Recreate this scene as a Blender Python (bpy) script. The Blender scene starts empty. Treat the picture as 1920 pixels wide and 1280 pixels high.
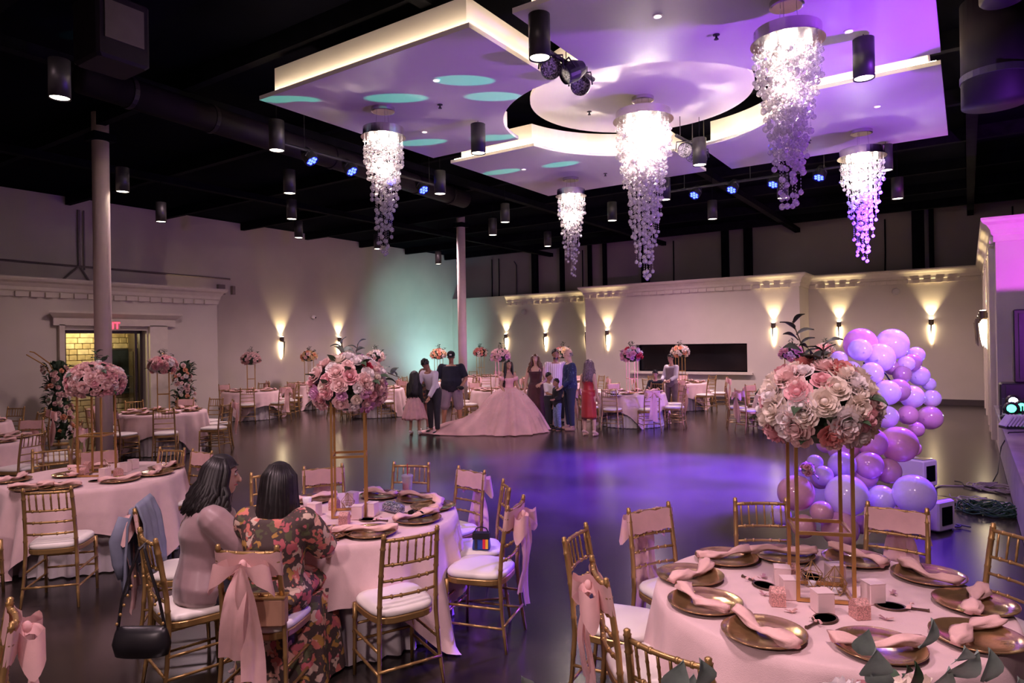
import bpy, math, random
from math import sin, cos, pi, radians as rad
from mathutils import Vector as V, Matrix, Euler
random.seed(7)
S = bpy.context.scene
COL = S.collection

# ------------------------------------------------------------------ camera, world, exposure
FPX, HC = 1266.8, 1.95
_y, _p, _r = rad(-34.035), rad(0.1716), rad(-0.907)
CF = V((sin(_y)*cos(_p), cos(_y)*cos(_p), sin(_p)))
_cr = V((cos(_y), -sin(_y), 0)); _cu = _cr.cross(CF)
CR = _cr*cos(_r) + _cu*sin(_r); CU = _cu*cos(_r) - _cr*sin(_r)
CP = V((0, 0, HC))
cam = bpy.data.cameras.new('camera'); camo = bpy.data.objects.new('camera', cam); COL.objects.link(camo)
cam.sensor_width = 36; cam.lens = FPX/1920*36; cam.clip_end = 200; cam.clip_start = .05
m = Matrix((CR, CU, -CF)).transposed().to_4x4(); m.translation = CP; camo.matrix_world = m
S.camera = camo
S.view_settings.view_transform = 'Standard'; S.view_settings.look = 'None'
S.view_settings.gamma = 1; S.view_settings.use_curve_mapping = False
S.view_settings.exposure = 0.7
S.cycles.use_denoising = True
S.cycles.max_bounces = 6; S.cycles.diffuse_bounces = 3; S.cycles.glossy_bounces = 3
S.cycles.transmission_bounces = 5; S.cycles.transparent_max_bounces = 12
S.cycles.sample_clamp_indirect = 4; S.cycles.caustics_reflective = False; S.cycles.caustics_refractive = False
w = bpy.data.worlds.new('world'); S.world = w; w.use_nodes = True
w.node_tree.nodes['Background'].inputs[0].default_value = (.30, .20, .30, 1)
w.node_tree.nodes['Background'].inputs[1].default_value = .02

def ray(x, y): return CF + CR*((x-960)/FPX) - CU*((y-640)/FPX)
def at_z(x, y, z):
    d = ray(x, y); return CP + d*((z-HC)/d.z)
def at_x(x, y, X):
    d = ray(x, y); return CP + d*(X/d.x)
def at_y(x, y, Y):
    d = ray(x, y); return CP + d*(Y/d.y)
def at_k(x, y, k): return CP + ray(x, y)*k

def lamp(name, kind, loc, color, power, size=.05, target=None, angle=60, blend=.3, shape=None, sx=1, sy=1):
    l = bpy.data.lights.new(name, kind); l.color = color; l.energy = power
    if kind in ('POINT', 'SPOT'): l.shadow_soft_size = size
    if kind == 'SPOT': l.spot_size = rad(angle); l.spot_blend = blend
    if kind == 'AREA':
        l.shape = 'RECTANGLE'; l.size = sx; l.size_y = sy
    o = bpy.data.objects.new(name, l); COL.objects.link(o); o.location = loc
    if target is not None:
        o.rotation_euler = (V(target)-V(loc)).to_track_quat('-Z', 'Y').to_euler()
    return o
# lamp colours of the hall and added fill spots; par cans and stage wash follow below
WARM = (1, .78, .52); PINKW = (1, .67, .75); BLUE = (.16, .05, 1); VIO = (.42, .10, 1)
L_FILL = 1.0
# added warm-pink fill spots over near and far tables, unseen and without fixtures
for nm, lx, ly, lz, pw in (('fill_spot', -3.2, 1.2, 5.3, 46), ('fill_spot', -7.5, 1.8, 5.3, 25), ('fill_spot', .1, 1.6, 5.2, 40),
                           ('fill_spot', -12.5, 7.5, 5.3, 38), ('fill_spot', -13.5, 15.5, 5.3, 125), ('fill_spot', -7.5, 18.0, 5.3, 105),
                           ('fill_spot', -12.0, 11.5, 5.3, 25), ('fill_spot', -2.5, 18.0, 5.3, 85)):
    lamp(nm, 'SPOT', (lx, ly, lz), PINKW, pw*L_FILL*8, .25, (lx, ly, 0), 150, 1)

lamp('fill_spot', 'SPOT', (-1.2, -3.2, 4.3), (1, .70, .72), 300, .3, (-3.5, 4.0, 1.0), 105, 1)   # added soft fill from behind the camera, no fixture there
# ------------------------------------------------------------------ materials
_M = {}
def mat(name, col=(.8, .8, .8), rough=.5, metal=0, var=.08, vscale=6, bump=0, bscale=60, spec=.5, emit=None, es=0, trans=0, sheen=0, col2=None, coat=0, thr=None, alpha=1, transl=0, aniso=None):
    if name in _M: return _M[name]
    m = bpy.data.materials.new(name); m.use_nodes = True; _M[name] = m
    nt = m.node_tree; b = nt.nodes['Principled BSDF']; N = nt.nodes.new; Lk = nt.links.new
    b.inputs['Roughness'].default_value = rough; b.inputs['Metallic'].default_value = metal
    b.inputs['Specular IOR Level'].default_value = spec
    tc = N('ShaderNodeTexCoord'); nz = N('ShaderNodeTexNoise'); nz.inputs['Scale'].default_value = vscale; nz.inputs['Detail'].default_value = 5
    Lk(tc.outputs['Object'], nz.inputs['Vector'])
    rp = N('ShaderNodeValToRGB'); c2 = col2 or tuple(max(0, c*(1-var*2)) for c in col); c1 = col if col2 else tuple(min(1, c*(1+var)) for c in col)
    rp.color_ramp.elements[0].color = (*c2, 1); rp.color_ramp.elements[1].color = (*c1, 1)
    rp.color_ramp.elements[0].position, rp.color_ramp.elements[1].position = thr or (.3, .7)
    Lk(nz.outputs['Fac'], rp.inputs['Fac']); Lk(rp.outputs['Color'], b.inputs['Base Color'])
    if bump:
        n2 = N('ShaderNodeTexNoise'); n2.inputs['Scale'].default_value = bscale; n2.inputs['Detail'].default_value = 4
        Lk(tc.outputs['Object'], n2.inputs['Vector'])
        bp = N('ShaderNodeBump'); bp.inputs['Strength'].default_value = bump; bp.inputs['Distance'].default_value = .01
        Lk(n2.outputs['Fac'], bp.inputs['Height']); Lk(bp.outputs['Normal'], b.inputs['Normal'])
    if emit: b.inputs['Emission Color'].default_value = (*emit, 1); b.inputs['Emission Strength'].default_value = es
    if trans: b.inputs['Transmission Weight'].default_value = trans
    if sheen: b.inputs['Sheen Weight'].default_value = sheen
    if coat: b.inputs['Coat Weight'].default_value = coat; b.inputs['Coat Roughness'].default_value = .08
    if alpha < 1: b.inputs['Alpha'].default_value = alpha
    if transl:
        t = N('ShaderNodeBsdfTranslucent'); Lk(rp.outputs['Color'], t.inputs['Color'])
        mx = N('ShaderNodeMixShader'); mx.inputs[0].default_value = transl
        Lk(b.outputs[0], mx.inputs[1]); Lk(t.outputs[0], mx.inputs[2]); Lk(mx.outputs[0], nt.nodes['Material Output'].inputs['Surface'])
    return m
def emi(name, col, st):
    if name in _M: return _M[name]
    m = bpy.data.materials.new(name); m.use_nodes = True; _M[name] = m; nt = m.node_tree
    b = nt.nodes['Principled BSDF']; b.inputs['Base Color'].default_value = (*col, 1)
    b.inputs['Emission Color'].default_value = (*col, 1); b.inputs['Emission Strength'].default_value = st
    return m
def spots(name, base, cols, scale, thr=.45, rough=.8, metal=0):
    """patches of several colours on a ground colour (voronoi cells)"""
    if name in _M: return _M[name]
    m = bpy.data.materials.new(name); m.use_nodes = True; _M[name] = m; nt = m.node_tree
    b = nt.nodes['Principled BSDF']; b.inputs['Roughness'].default_value = rough; b.inputs['Metallic'].default_value = metal
    N = nt.nodes.new; Lk = nt.links.new
    tc = N('ShaderNodeTexCoord'); nz = N('ShaderNodeTexNoise'); nz.inputs['Scale'].default_value = scale*.8
    mixv = N('ShaderNodeMixRGB'); mixv.inputs[0].default_value = .12
    Lk(tc.outputs['Object'], nz.inputs['Vector']); Lk(tc.outputs['Object'], mixv.inputs[1]); Lk(nz.outputs['Color'], mixv.inputs[2])
    vo = N('ShaderNodeTexVoronoi'); vo.inputs['Scale'].default_value = scale; Lk(mixv.outputs[0], vo.inputs['Vector'])
    sep = N('ShaderNodeSeparateColor'); Lk(vo.outputs['Color'], sep.inputs[0])
    rp = N('ShaderNodeValToRGB'); rp.color_ramp.interpolation = 'CONSTANT'; e = rp.color_ramp.elements
    e[0].color = (*cols[0], 1); e[0].position = 0
    for i, c in enumerate(cols[1:]):
        if i == 0: e[1].position = (i+1)/len(cols); e[1].color = (*c, 1)
        else: k = e.new((i+1)/len(cols)); k.color = (*c, 1)
    Lk(sep.outputs[0], rp.inputs['Fac'])
    r2 = N('ShaderNodeValToRGB'); r2.color_ramp.elements[0].position = thr; r2.color_ramp.elements[1].position = thr+.08
    Lk(vo.outputs['Distance'], r2.inputs['Fac'])
    mx = N('ShaderNodeMixRGB'); Lk(r2.outputs['Color'], mx.inputs[0]); Lk(rp.outputs['Color'], mx.inputs[1]); mx.inputs[2].default_value = (*base, 1)
    Lk(mx.outputs[0], b.inputs['Base Color']); return m

# ------------------------------------------------------------------ mesh building
class MB:
    def __init__(s): s.v = []; s.f = []; s.mi = []
    def add(s, vs, fs, mi=0):
        n = len(s.v); s.v += [tuple(v) for v in vs]; s.f += [tuple(i+n for i in f) for f in fs]; s.mi += [mi]*len(fs)
    def box(s, c, d, rot=0, mi=0, tilt=None):
        hx, hy, hz = d[0]/2, d[1]/2, d[2]/2
        R = Matrix.Rotation(rot, 3, 'Z')
        if tilt: R = R @ Euler(tilt).to_matrix()
        vs = [V(c)+R @ V((x*hx, y*hy, z*hz)) for z in (-1, 1) for x, y in ((-1, -1), (1, -1), (1, 1), (-1, 1))]
        s.add(vs, [(3, 2, 1, 0), (4, 5, 6, 7), (0, 1, 5, 4), (1, 2, 6, 5), (2, 3, 7, 6), (3, 0, 4, 7)], mi); return s
    def bbox(s, c, d, b=.01, rot=0, mi=0):
        """box with chamfered vertical and top edges"""
        x, y, z = d[0]/2, d[1]/2, d[2]/2; R = Matrix.Rotation(rot, 3, 'Z')
        def ring(i, zz):
            X, Y = x-i, y-i; q = b
            return [V(c)+R @ V(p) for p in ((-X+q, -Y, zz), (X-q, -Y, zz), (X, -Y+q, zz), (X, Y-q, zz), (X-q, Y, zz), (-X+q, Y, zz), (-X, Y-q, zz), (-X, -Y+q, zz))]
        s.rings([ring(b, -z), ring(0, -z+b), ring(0, z-b), ring(b, z)], mi=mi); return s
    def rings(s, rs, mi=0, cap0=True, cap1=True, closed=True):
        n = len(rs[0]); vs = [p for r in rs for p in r]; fs = []
        for k in range(len(rs)-1):
            for i in range(n if closed else n-1):
                j = (i+1) % n; fs.append((k*n+i, k*n+j, (k+1)*n+j, (k+1)*n+i))
        if cap0: fs.append(tuple(range(n-1, -1, -1)))
        if cap1: fs.append(tuple((len(rs)-1)*n+i for i in range(n)))
        s.add(vs, fs, mi); return s
    def tube(s, pts, r, n=8, mi=0, cap=True, flat=1):
        pts = [V(p) for p in pts]; rs = []; up = None
        for i, p in enumerate(pts):
            t = (pts[min(i+1, len(pts)-1)]-pts[max(i-1, 0)]).normalized()
            if up is None: up = t.orthogonal().normalized() if abs(t.z) > .9 else V((0, 0, 1))
            a = up.cross(t)
            a = a.normalized() if a.length > 1e-6 else t.orthogonal().normalized()
            up = t.cross(a).normalized(); rr = r[i] if isinstance(r, (list, tuple)) else r
            rs.append([p+a*cos(2*pi*k/n)*rr+up*sin(2*pi*k/n)*rr*flat for k in range(n)])
        return s.rings(rs, mi, cap, cap)
    def capsule(s, a, b, ra, rb, n=10, sc=(1, 1)):
        a, b = V(a), V(b); t = (b-a); L = t.length; t.normalize()
        u = t.orthogonal().normalized(); w_ = t.cross(u); rs = []
        for sg, c, r in ((-1, a, ra), (1, b, rb)):
            for q in ((80, 45, 0) if sg < 0 else (0, 45, 80)):
                q = rad(q); rs.append([c+t*sg*sin(q)*r+(u*cos(2*pi*k/n)+w_*sin(2*pi*k/n))*cos(q)*r for k in range(n)])
        return s.rings(rs)
    def ell(s, c, r, n=12, m_=8, mi=0, M=None):
        rs = []
        for j in range(m_+1):
            q = -pi/2+pi*j/m_; q = max(-pi/2+.08, min(pi/2-.08, q))
            ring = [V((cos(2*pi*k/n)*cos(q)*r[0], sin(2*pi*k/n)*cos(q)*r[1], sin(q)*r[2])) for k in range(n)]
            if M: ring = [M @ p for p in ring]
            rs.append([V(c)+p for p in ring])
        return s.rings(rs, mi)
    def lathe(s, prof, c=(0, 0, 0), n=24, mi=0, cap0=True, cap1=True):
        return s.rings([[V(c)+V((cos(2*pi*k/n)*r, sin(2*pi*k/n)*r, z)) for k in range(n)] for r, z in prof], mi, cap0, cap1)
    def grid(s, fn, nu, nv, mi=0, closeu=False):
        vs = [fn(i/nu, j/nv) for j in range(nv+1) for i in range(nu+(0 if closeu else 1))]
        W = nu if closeu else nu+1
        s.add(vs, [(j*W+i, j*W+(i+1) % W, (j+1)*W+(i+1) % W, (j+1)*W+i) for j in range(nv) for i in range(nu)], mi); return s
    def prism(s, poly, z0, z1, mi=0):
        n = len(poly); s.rings([[V((x, y, z0)) for x, y in poly], [V((x, y, z1)) for x, y in poly]], mi); return s
    def mesh(s, name, mats, smooth=False):
        me = bpy.data.meshes.new(name); me.from_pydata(s.v, [], s.f); 
        for m_ in (mats if isinstance(mats, (list, tuple)) else [mats]): me.materials.append(m_)
        if any(s.mi): me.polygons.foreach_set('material_index', s.mi)
        if smooth: me.polygons.foreach_set('use_smooth', [True]*len(me.polygons))
        me.update(); return me
    def obj(s, name, mats, parent=None, smooth=False, loc=None, rz=None, **kw):
        return ob(name, s.mesh(name, mats, smooth), parent, loc, rz, **kw)
def ob(name, me, parent=None, loc=None, rz=None, **kw):
    o = bpy.data.objects.new(name, me); COL.objects.link(o)
    if parent: o.parent = parent
    if loc is not None: o.location = loc
    if rz is not None: o.rotation_euler = (0, 0, rz)
    tag(o, **kw); return o
_used = {}
def tag(o, label=None, cat=None, group=None, kind=None):
    if label: o['label'] = label
    if cat: o['category'] = cat
    if group: o['group'] = group
    if kind: o['kind'] = kind
    return o
def thing(name, label, cat, loc=(0, 0, 0), rz=0, group=None):
    o = bpy.data.objects.new(name, None); COL.objects.link(o); o.location = loc; o.rotation_euler = (0, 0, rz); o.empty_display_size = .1
    return tag(o, label, cat, group)
def dup(src, loc, rz=0, label=None, group=None, skip=()):
    c = src.copy(); COL.objects.link(c); c.location = loc; c.rotation_euler = (0, 0, rz)
    if label: c['label'] = label
    if group: c['group'] = group
    for ch in KIDS.get(src.name, []):
        if ch.name.split('.')[0] in skip: continue
        d = ch.copy(); COL.objects.link(d); d.parent = c
        for g in KIDS.get(ch.name, []):
            e = g.copy(); COL.objects.link(e); e.parent = d
    return c
KIDS = {}
def freeze(root):
    """remember the parts of a prototype"""
    KIDS[root.name] = list(root.children)
    for c in root.children: KIDS[c.name] = list(c.children)
    return root
def remesh(mb, voxel, smooth=4, name='m', sub=False):
    me = mb.mesh(name, []); o = bpy.data.objects.new('tmp', me); COL.objects.link(o)
    md = o.modifiers.new('r', 'REMESH'); md.mode = 'VOXEL'; md.voxel_size = voxel
    if smooth:
        sm = o.modifiers.new('s', 'SMOOTH'); sm.iterations = smooth; sm.factor = .5
    dg = bpy.context.evaluated_depsgraph_get(); dg.update()
    r = bpy.data.meshes.new_from_object(o.evaluated_get(dg)); bpy.data.objects.remove(o); r.name = name
    r.polygons.foreach_set('use_smooth', [True]*len(r.polygons)); return r
def dirword(c, p):
    """where p lies round c, as one sees it from the camera side"""
    f = V((c[0], c[1])).normalized(); r_ = V((f.y, -f.x)); d = V((p[0]-c[0], p[1]-c[1]))
    a = math.degrees(math.atan2(d.dot(r_), d.dot(f))) % 360
    return ['far', 'far right', 'right', 'near right', 'near', 'near left', 'left', 'far left'][int((a+22.5)//45) % 8]
def dir16(c, p):
    f = V((c[0], c[1])).normalized(); r_ = V((f.y, -f.x)); d = V((p[0]-c[0], p[1]-c[1]))
    a = math.degrees(math.atan2(d.dot(r_), d.dot(f))) % 360
    return ['twelve', 'one', 'two', 'three', 'four', 'five', 'six', 'seven', 'eight', 'nine', 'ten', 'eleven'][int((a+15)//30) % 12]

# ------------------------------------------------------------------ palette
PLASTER = mat('plaster', (.60, .54, .47), .75, var=.03, vscale=1.2, bump=.05, bscale=40)
PLASTER_T = mat('trim_plaster', (.66, .59, .50), .6, var=.03)
PLASTER_UP = mat('upper_panel_wall', (.26, .22, .22), .8, var=.05, vscale=.7)
BLACK = mat('black_paint', (.004, .004, .007), .8, var=.3, spec=.06)
DECK = mat('black_deck', (.003, .003, .007), .9, var=.4, vscale=.6, spec=.02)
STEEL = mat('dark_steel', (.05, .045, .06), .45, .4)
FLOOR = mat('stained_concrete', (.034, .027, .024), .22, var=.25, vscale=.9, spec=.7, bump=.04, bscale=5)
GOLD = mat('gold_paint', (.46, .29, .11), .34, .65, var=.1)
GOLDW = mat('gold_wire', (.62, .36, .12), .35, .8)
CUSH = mat('ivory_vinyl', (.86, .80, .74), .38, var=.03, vscale=3)
LINEN = mat('blush_linen', (.80, .57, .57), .85, var=.04, vscale=8, bump=.25, bscale=300, sheen=.2)
LINEN_W = mat('white_linen', (.80, .72, .74), .8, var=.04, vscale=8, transl=.2)
SASH = mat('pink_chiffon', (.89, .56, .54), .7, var=.05, vscale=10, bump=.1, bscale=200, transl=.25)
NAPK = mat('napkin_pink', (.86, .54, .50), .85, var=.05, vscale=12, bump=.2, bscale=250)
CHARG = mat('gold_charger', (.50, .32, .15), .15, .75, var=.1, vscale=20, bump=.05, bscale=80)
CHARG_D = mat('charger_underside', (.03, .02, .02), .5)
BOXW = mat('favor_white', (.86, .64, .64), .45, var=.02)
BOXP = mat('favor_glitter', (.85, .42, .38), .5, .2, var=.3, vscale=160, bump=.4, bscale=300)
CHROME = mat('chrome', (.62, .58, .60), .18, 1, var=.05)
MIRR = mat('mirror_glass', (.75, .75, .85), .03, 1, var=.01)
DARKF = mat('dark_frame', (.12, .07, .05), .4, .5)
WHITEP = mat('white_paint', (.86, .80, .82), .5, var=.02)
PANEL = mat('cloud_panel_white', (.80, .74, .74), .5, var=.02, vscale=1)
LAMPW = emi('lamp_glow', (1, .86, .66), 9)
COVE = emi('cove_led', (1, .80, .50), 22)

# ------------------------------------------------------------------ the room
XL, YU, YL, YP, ZC, XP, XS, YB, ZT, ZS = -18.65, 23.8, 23.0, 21.6, 5.82, -16.45, .40, 14.0, 3.93, .76
def struct(name, mb, m_, smooth=False): return mb.obj(name, m_, smooth=smooth, kind='structure')
fl = MB(); fl.box((-6.5, 10, -.1), (25.5, 29, .2)); struct('floor', fl, FLOOR)
ce = MB(); ce.box((-6.5, 10, ZC+.15), (25.5, 29, .3)); ceil = struct('ceiling', ce, DECK)
for i in range(11):
    j = MB(); y = -2+i*2.45; j.box((-6.5, y, ZC-.12), (24.2, .12, .24)); j.obj('joist', BLACK, ceil)
for x in (-14, -9.2, -4.6, .1):
    j = MB(); j.box((x, 10, ZC-.30), (.16, 27.4, .14)); j.obj('girder', BLACK, ceil)
wl = MB(); wl.box((XL-.1, 10, 2.9), (.2, 28, 5.8)); wl = struct('wall_left', wl, PLASTER)
wu = MB(); wu.box((-6.5, YU+.1, 2.9), (24.5, .2, 5.8)); wub = struct('wall_back', wu, PLASTER_UP)
wr = MB(); wr.box((-6.5, -4.1, 2.9), (25, .2, 5.8)); struct('wall_rear', wr, PLASTER)
wr = MB(); wr.box((6.1, 10, 2.9), (.2, 28, 5.8)); struct('wall_right', wr, PLASTER)
# vertical black steel members on the upper back wall
for px, wpx in ((1003, 10), (1054, 6), (1106, 5), (1134, 5), (1210, 13), (1360, 12), (1403, 14), (1722, 20), (1747, 8)):
    a = at_y(px, 470, YU-.1); k = (a-CP).dot(CF); wm = wpx*k/FPX
    j = MB(); j.box((a.x, YU-.12, 4.6), (wm, .2, 2.4)); j.box((a.x, YU-.14, 3.5), (wm*1.5, .22, .12)); j.obj('steel_post', BLACK, wub)
for px in (922, 935, 1092, 1263, 1660, 1900):
    a = at_y(px, 470, YU-.05); j = MB(); j.tube([(a.x-.03, YU-.05, 3.4), (a.x, YU-.05, 4.6), (a.x, YU-.05, 5.6)], .022, 6); j.obj('conduit', BLACK, wub)
a = at_y(968, 470, YU-.05); j = MB(); j.tube([(a.x, YU-.05, 3.4), (a.x, YU-.05, 5.25), (a.x-.12, YU-.05, 5.42)], .02, 6); j.obj('conduit', STEEL, wub)

DENT = MB(); DENT.box((0, 0, 0), (.165, .06, .11)); DENT = DENT.mesh('dentil', PLASTER_T)
ntrim = [0]
def cornice(p0, p1, out, z=ZT, end0=0, end1=0, dent=True):
    """crown moulding with dentils from p0 to p1; out = unit vector away from the wall"""
    ntrim[0] += 1; p0, p1, out = V((*p0, 0)), V((*p1, 0)), V((*out, 0)); d = (p1-p0).normalized(); L = (p1-p0).length
    prof = [(0, -.40), (.03, -.40), (.03, -.30), (.06, -.27), (.07, -.20), (.12, -.12), (.18, -.08), (.20, -.04), (.20, 0), (0, 0)]
    rs = []
    for e, base in ((-end0, p0), (end1, p1)):
        rs.append([base+out*o+d*(e*o)+V((0, 0, z+h)) for o, h in prof])
    t = MB(); t.rings(rs); t = struct('trim_%d' % ntrim[0], t, PLASTER_T)
    if dent:
        n = int(L/.28)
        for i in range(n):
            q = p0+d*(.14+i*.28)+out*.05; o = ob('dentil', DENT, t, (q.x, q.y, z-.355), math.atan2(d.y, d.x))
    return t
# lower front walls along the back: left stretch, projecting middle, right stretch
XPA, XPB = at_y(1097, 560, YP).x, at_y(1499, 560, YP).x
b = MB(); b.box(((XL+XPA)/2, YL+.3, ZT/2), (XPA-XL, .6, ZT-.01)); struct('wall_back_low_left', b, PLASTER)
# projecting wall with the recess for the screen
nx0, nx1 = at_y(1192, 670, YP).x, at_y(1401, 670, YP).x; nz0, nz1 = at_y(1300, 697, YP).z, at_y(1300, 645, YP).z
b = MB()
b.box(((XPA+nx0)/2, YP+.7, ZT/2), (nx0-XPA, 1.4, ZT-.01)); b.box(((XPB+nx1)/2, YP+.7, ZT/2), (XPB-nx1, 1.4, ZT-.01))
b.box(((nx0+nx1)/2, YP+.7, nz0/2), (nx1-nx0, 1.4, nz0)); b.box(((nx0+nx1)/2, YP+.7, (nz1+ZT)/2), (nx1-nx0, 1.4, ZT-nz1-.01))
b.box(((nx0+nx1)/2, YP+1.0, (nz0+nz1)/2), (nx1-nx0, .8, nz1-nz0))
struct('wall_back_middle', b, PLASTER)
b = MB(); b.box(((XPB+XS)/2, YL+.3, ZT/2), (XS-XPB+.8, .6, ZT-.01)); struct('wall_back_low_right', b, PLASTER)
scr = thing('wall_screen', 'long black screen recessed in the middle back wall', 'screen', ((nx0+nx1)/2, YP+.3, nz0))
q = MB(); q.box((0, .1, (nz1-nz0)/2), (nx1-nx0-.02, .1, nz1-nz0-.02)); q.obj('panel', mat('black_glass', (.006, .006, .008), .15, var=.1), scr)
q = MB(); q.bbox((0, -.05, (nz1-nz0)/2), (nx1-nx0-.01, .06, nz1-nz0), .01)
fr = MB()
for sx in (-1, 1): fr.box((sx*(nx1-nx0-.04)/2, .02, (nz1-nz0)/2), (.03, .06, nz1-nz0-.02))
for sz in (.016, nz1-nz0-.016): fr.box((0, .02, sz), (nx1-nx0-.06, .06, .03))
fr.obj('frame', BLACK, scr)
ntrim[0] += 1; q = MB(); q.box(((nx0+nx1)/2, YP-.06, nz0-.04), (nx1-nx0+.35, .14, .06)); struct('trim_%d' % ntrim[0], q, PLASTER_T)
cornice((XL+2.9, YL), (XPA, YL), (0, -1))
cornice((XPA, YP), (XPB, YP), (0, -1), end0=1, end1=1)
cornice((XPB, YP), (XPB, YL), (1, 0), end0=1, dent=False)
cornice((XPA, YL), (XPA, YP), (-1, 0), end1=1, dent=False)
cornice((XPB, YL), (XS, YL), (0, -1))
# stage side wall with its purple end face
b = MB(); b.box((XS+2.8, (YB+YL)/2+.2, ZT/2), (5.6, YL-YB+.4, ZT-.01)); struct('wall_stage_side', b, PLASTER)
cornice((XS, YL), (XS, YB), (-1, 0), end1=1)
cornice((XS, YB), (6, YB), (0, -1), end0=1, dent=False)
for yy in (14.9, 16.1, 17.3, 19.4, 21.2):
    ntrim[0] += 1; q = MB(); q.box((XS-.04, yy, (3.5+.1)/2), (.08, .26, 3.4)); struct('trim_%d' % ntrim[0], q, PLASTER_T)
st = MB(); st.box((XS+2.8, (YB+5.6)/2, ZS/2), (5.6, YB-5.6, ZS-.02)); struct('stage_platform', st, mat('stage_face', (.50, .46, .48), .7))
ntrim[0] += 1; q = MB(); q.box((XS+2.78, (YB+5.6)/2, ZS-.01), (5.68, YB-5.6, .06)); struct('trim_%d' % ntrim[0], q, mat('stage_floor_vinyl', (.33, .28, .32), .4, var=.15, vscale=3))
# baseboards
BB = mat('baseboard_dark', (.06, .045, .045), .5)
for nm, c, d in (('baseboard_back_right', ((XPB+XS)/2, YL-.01, .08), (XS-XPB, .03, .16)), ('baseboard_middle', ((XPA+XPB)/2, YP-.01, .08), (XPB-XPA, .03, .16)),
                 ('baseboard_back_left', ((XL+XPA)/2, YL-.01, .08), (XPA-XL, .03, .16)), ('baseboard_left', (XL+.01, 17, .08), (.03, 12, .16))):
    q = MB(); q.box(c, d); struct(nm, q, BB)
# left partition with the doorway
yE = at_x(408, 650, XP).y
dy0, dy1 = at_x(122, 700, XP).y, at_x(276, 700, XP).y; dz = at_x(200, 619, XP).z; zP = at_x(300, 537, XP).z
b = MB(); T = .3
b.box((XP-T/2, (-4+dy0)/2, zP/2), (T, dy0+4, zP)); b.box((XP-T/2, (dy1+yE)/2, zP/2), (T, yE-dy1, zP)); b.box((XP-T/2, (dy0+dy1)/2, (dz+zP)/2), (T, dy1-dy0, zP-dz))
b.box(((XP-T+XL)/2, yE-.1, zP/2), (XP-T-XL, .2, zP)); b.box(((XP+XL)/2, (yE-4)/2, zP-.02), (XP-XL-.02, yE+4, .04))
struct('wall_partition', b, PLASTER)
cornice((XP, -4), (XP, yE), (1, 0), z=zP+.02, end1=1)
# door surround
sy0, sy1 = at_x(86, 600, XP).y, at_x(332, 600, XP).y; sz1 = at_x(200, 585, XP).z; pz = at_x(200, 601, XP).z
ntrim[0] += 1; q = MB()
for h, o in ((0, .20), (-.04, .20), (-.10, .14), (-.16, .10)): pass
q.rings([[V((XP+o, yy-(sg*(.2-o)), sz1+h)) for o, h in ((0, 0), (.22, 0), (.22, -.05), (.15, -.12), (.10, -.16), (.10, -.32), (0, -.32))] for yy, sg in ((sy0, -1), (sy1, 1))])
struct('trim_%d' % ntrim[0], q, PLASTER_T)
for y0, y1 in ((sy0+.22, dy0-.03), (dy1+.03, sy1-.30)):
    ntrim[0] += 1; q = MB(); q.box((XP+.05, (y0+y1)/2, (sz1-.3)/2), (.10, y1-y0, sz1-.3)); q.box((XP+.07, (y0+y1)/2, .12), (.14, y1-y0+.05, .24)); struct('trim_%d' % ntrim[0], q, PLASTER_T)
# vestibule: pale stone wall laid in courses, open dark door leaf
XB = XP-1.7
bw = MB(); bw.box((XB-.1, (dy0+dy1)/2, 1.5), (.2, 4.4, 3.0)); bw = struct('wall_vestibule', bw, mat('mortar', (.30, .22, .10), .9))
STN = [mat('limestone_%s' % n, c, .85, var=.15, vscale=5, bump=.5, bscale=14) for n, c in (('pale', (.62, .52, .30)), ('warm', (.55, .44, .24)), ('cream', (.70, .60, .38)))]
rnd = random.Random(3); z = .02; sm = []
for i in range(9):
    q = MB(); Lb = rnd.choice((.18, .26, .36)); q.bbox((0, 0, .067), (.1+.02*rnd.random(), Lb-.012, .130), .012); sm.append((Lb, q.mesh('stone_block', STN[i % 3])))
while z < 2.6:
    y = dy0-.9-rnd.random()*.2
    while y < dy1+1.3:
        Lb, me = rnd.choice(sm); ob('stone_block', me, bw, (XB+.01+rnd.random()*.02, y+Lb/2, z)); y += Lb
    z += .14
DB = mat('door_dark_wood', (.03, .018, .015), .4)
door = thing('door_1', None, None, (XP-.15, dy1-.03, 0)); door['kind'] = 'structure'
q = MB(); q.box((-.05, -.03, dz/2), (.1, .06, dz)); q.box((-.05, -(dy1-dy0)+.09, dz/2), (.1, .06, dz)); q.box((-.05, -(dy1-dy0)/2+.03, dz-.035), (.1, dy1-dy0-.12, .07)); q.obj('door_frame', DB, door)
q = MB(); q.box((-.52, -.12, dz/2-.02), (.84, .05, dz-.1)); lf = q.obj('door_leaf', DB, door); lf.rotation_euler = (0, 0, rad(-17))
q = MB(); q.tube([(-.85, -.145, 1.0), (-.85, -.19, 1.0), (-.74, -.19, 1.0)], .012); q.obj('door_handle', CHROME, lf)
q = MB(); q.box((-.52, -.15, 1.25), (.5, .012, 1.3)); q.obj('door_glass', mat('door_pane', (.10, .08, .05), .1), lf)
lamp('vestibule_light', 'POINT', (XP-.95, (dy0+dy1)/2, 2.35), (1, .80, .42), 26, .12)
cb = thing('standing_board', 'dark framed board leaning on the stone wall seen through the open doorway', 'board', (XB+.14, at_x(231, 700, XB).y, .85))
q = MB(); q.box((0, 0, .55), (.03, .72, 1.1)); q.obj('board_face', mat('slate', (.035, .05, .07), .5, var=.5, vscale=2), cb)
q = MB()
for s_ in (-1, 1): q.box((.005, s_*.37, .55), (.05, .04, 1.16)); q.box((.005, 0, .55+s_*.56), (.05, .70, .04))
q.obj('board_frame', mat('frame_wood', (.05, .05, .06), .5), cb)
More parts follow.
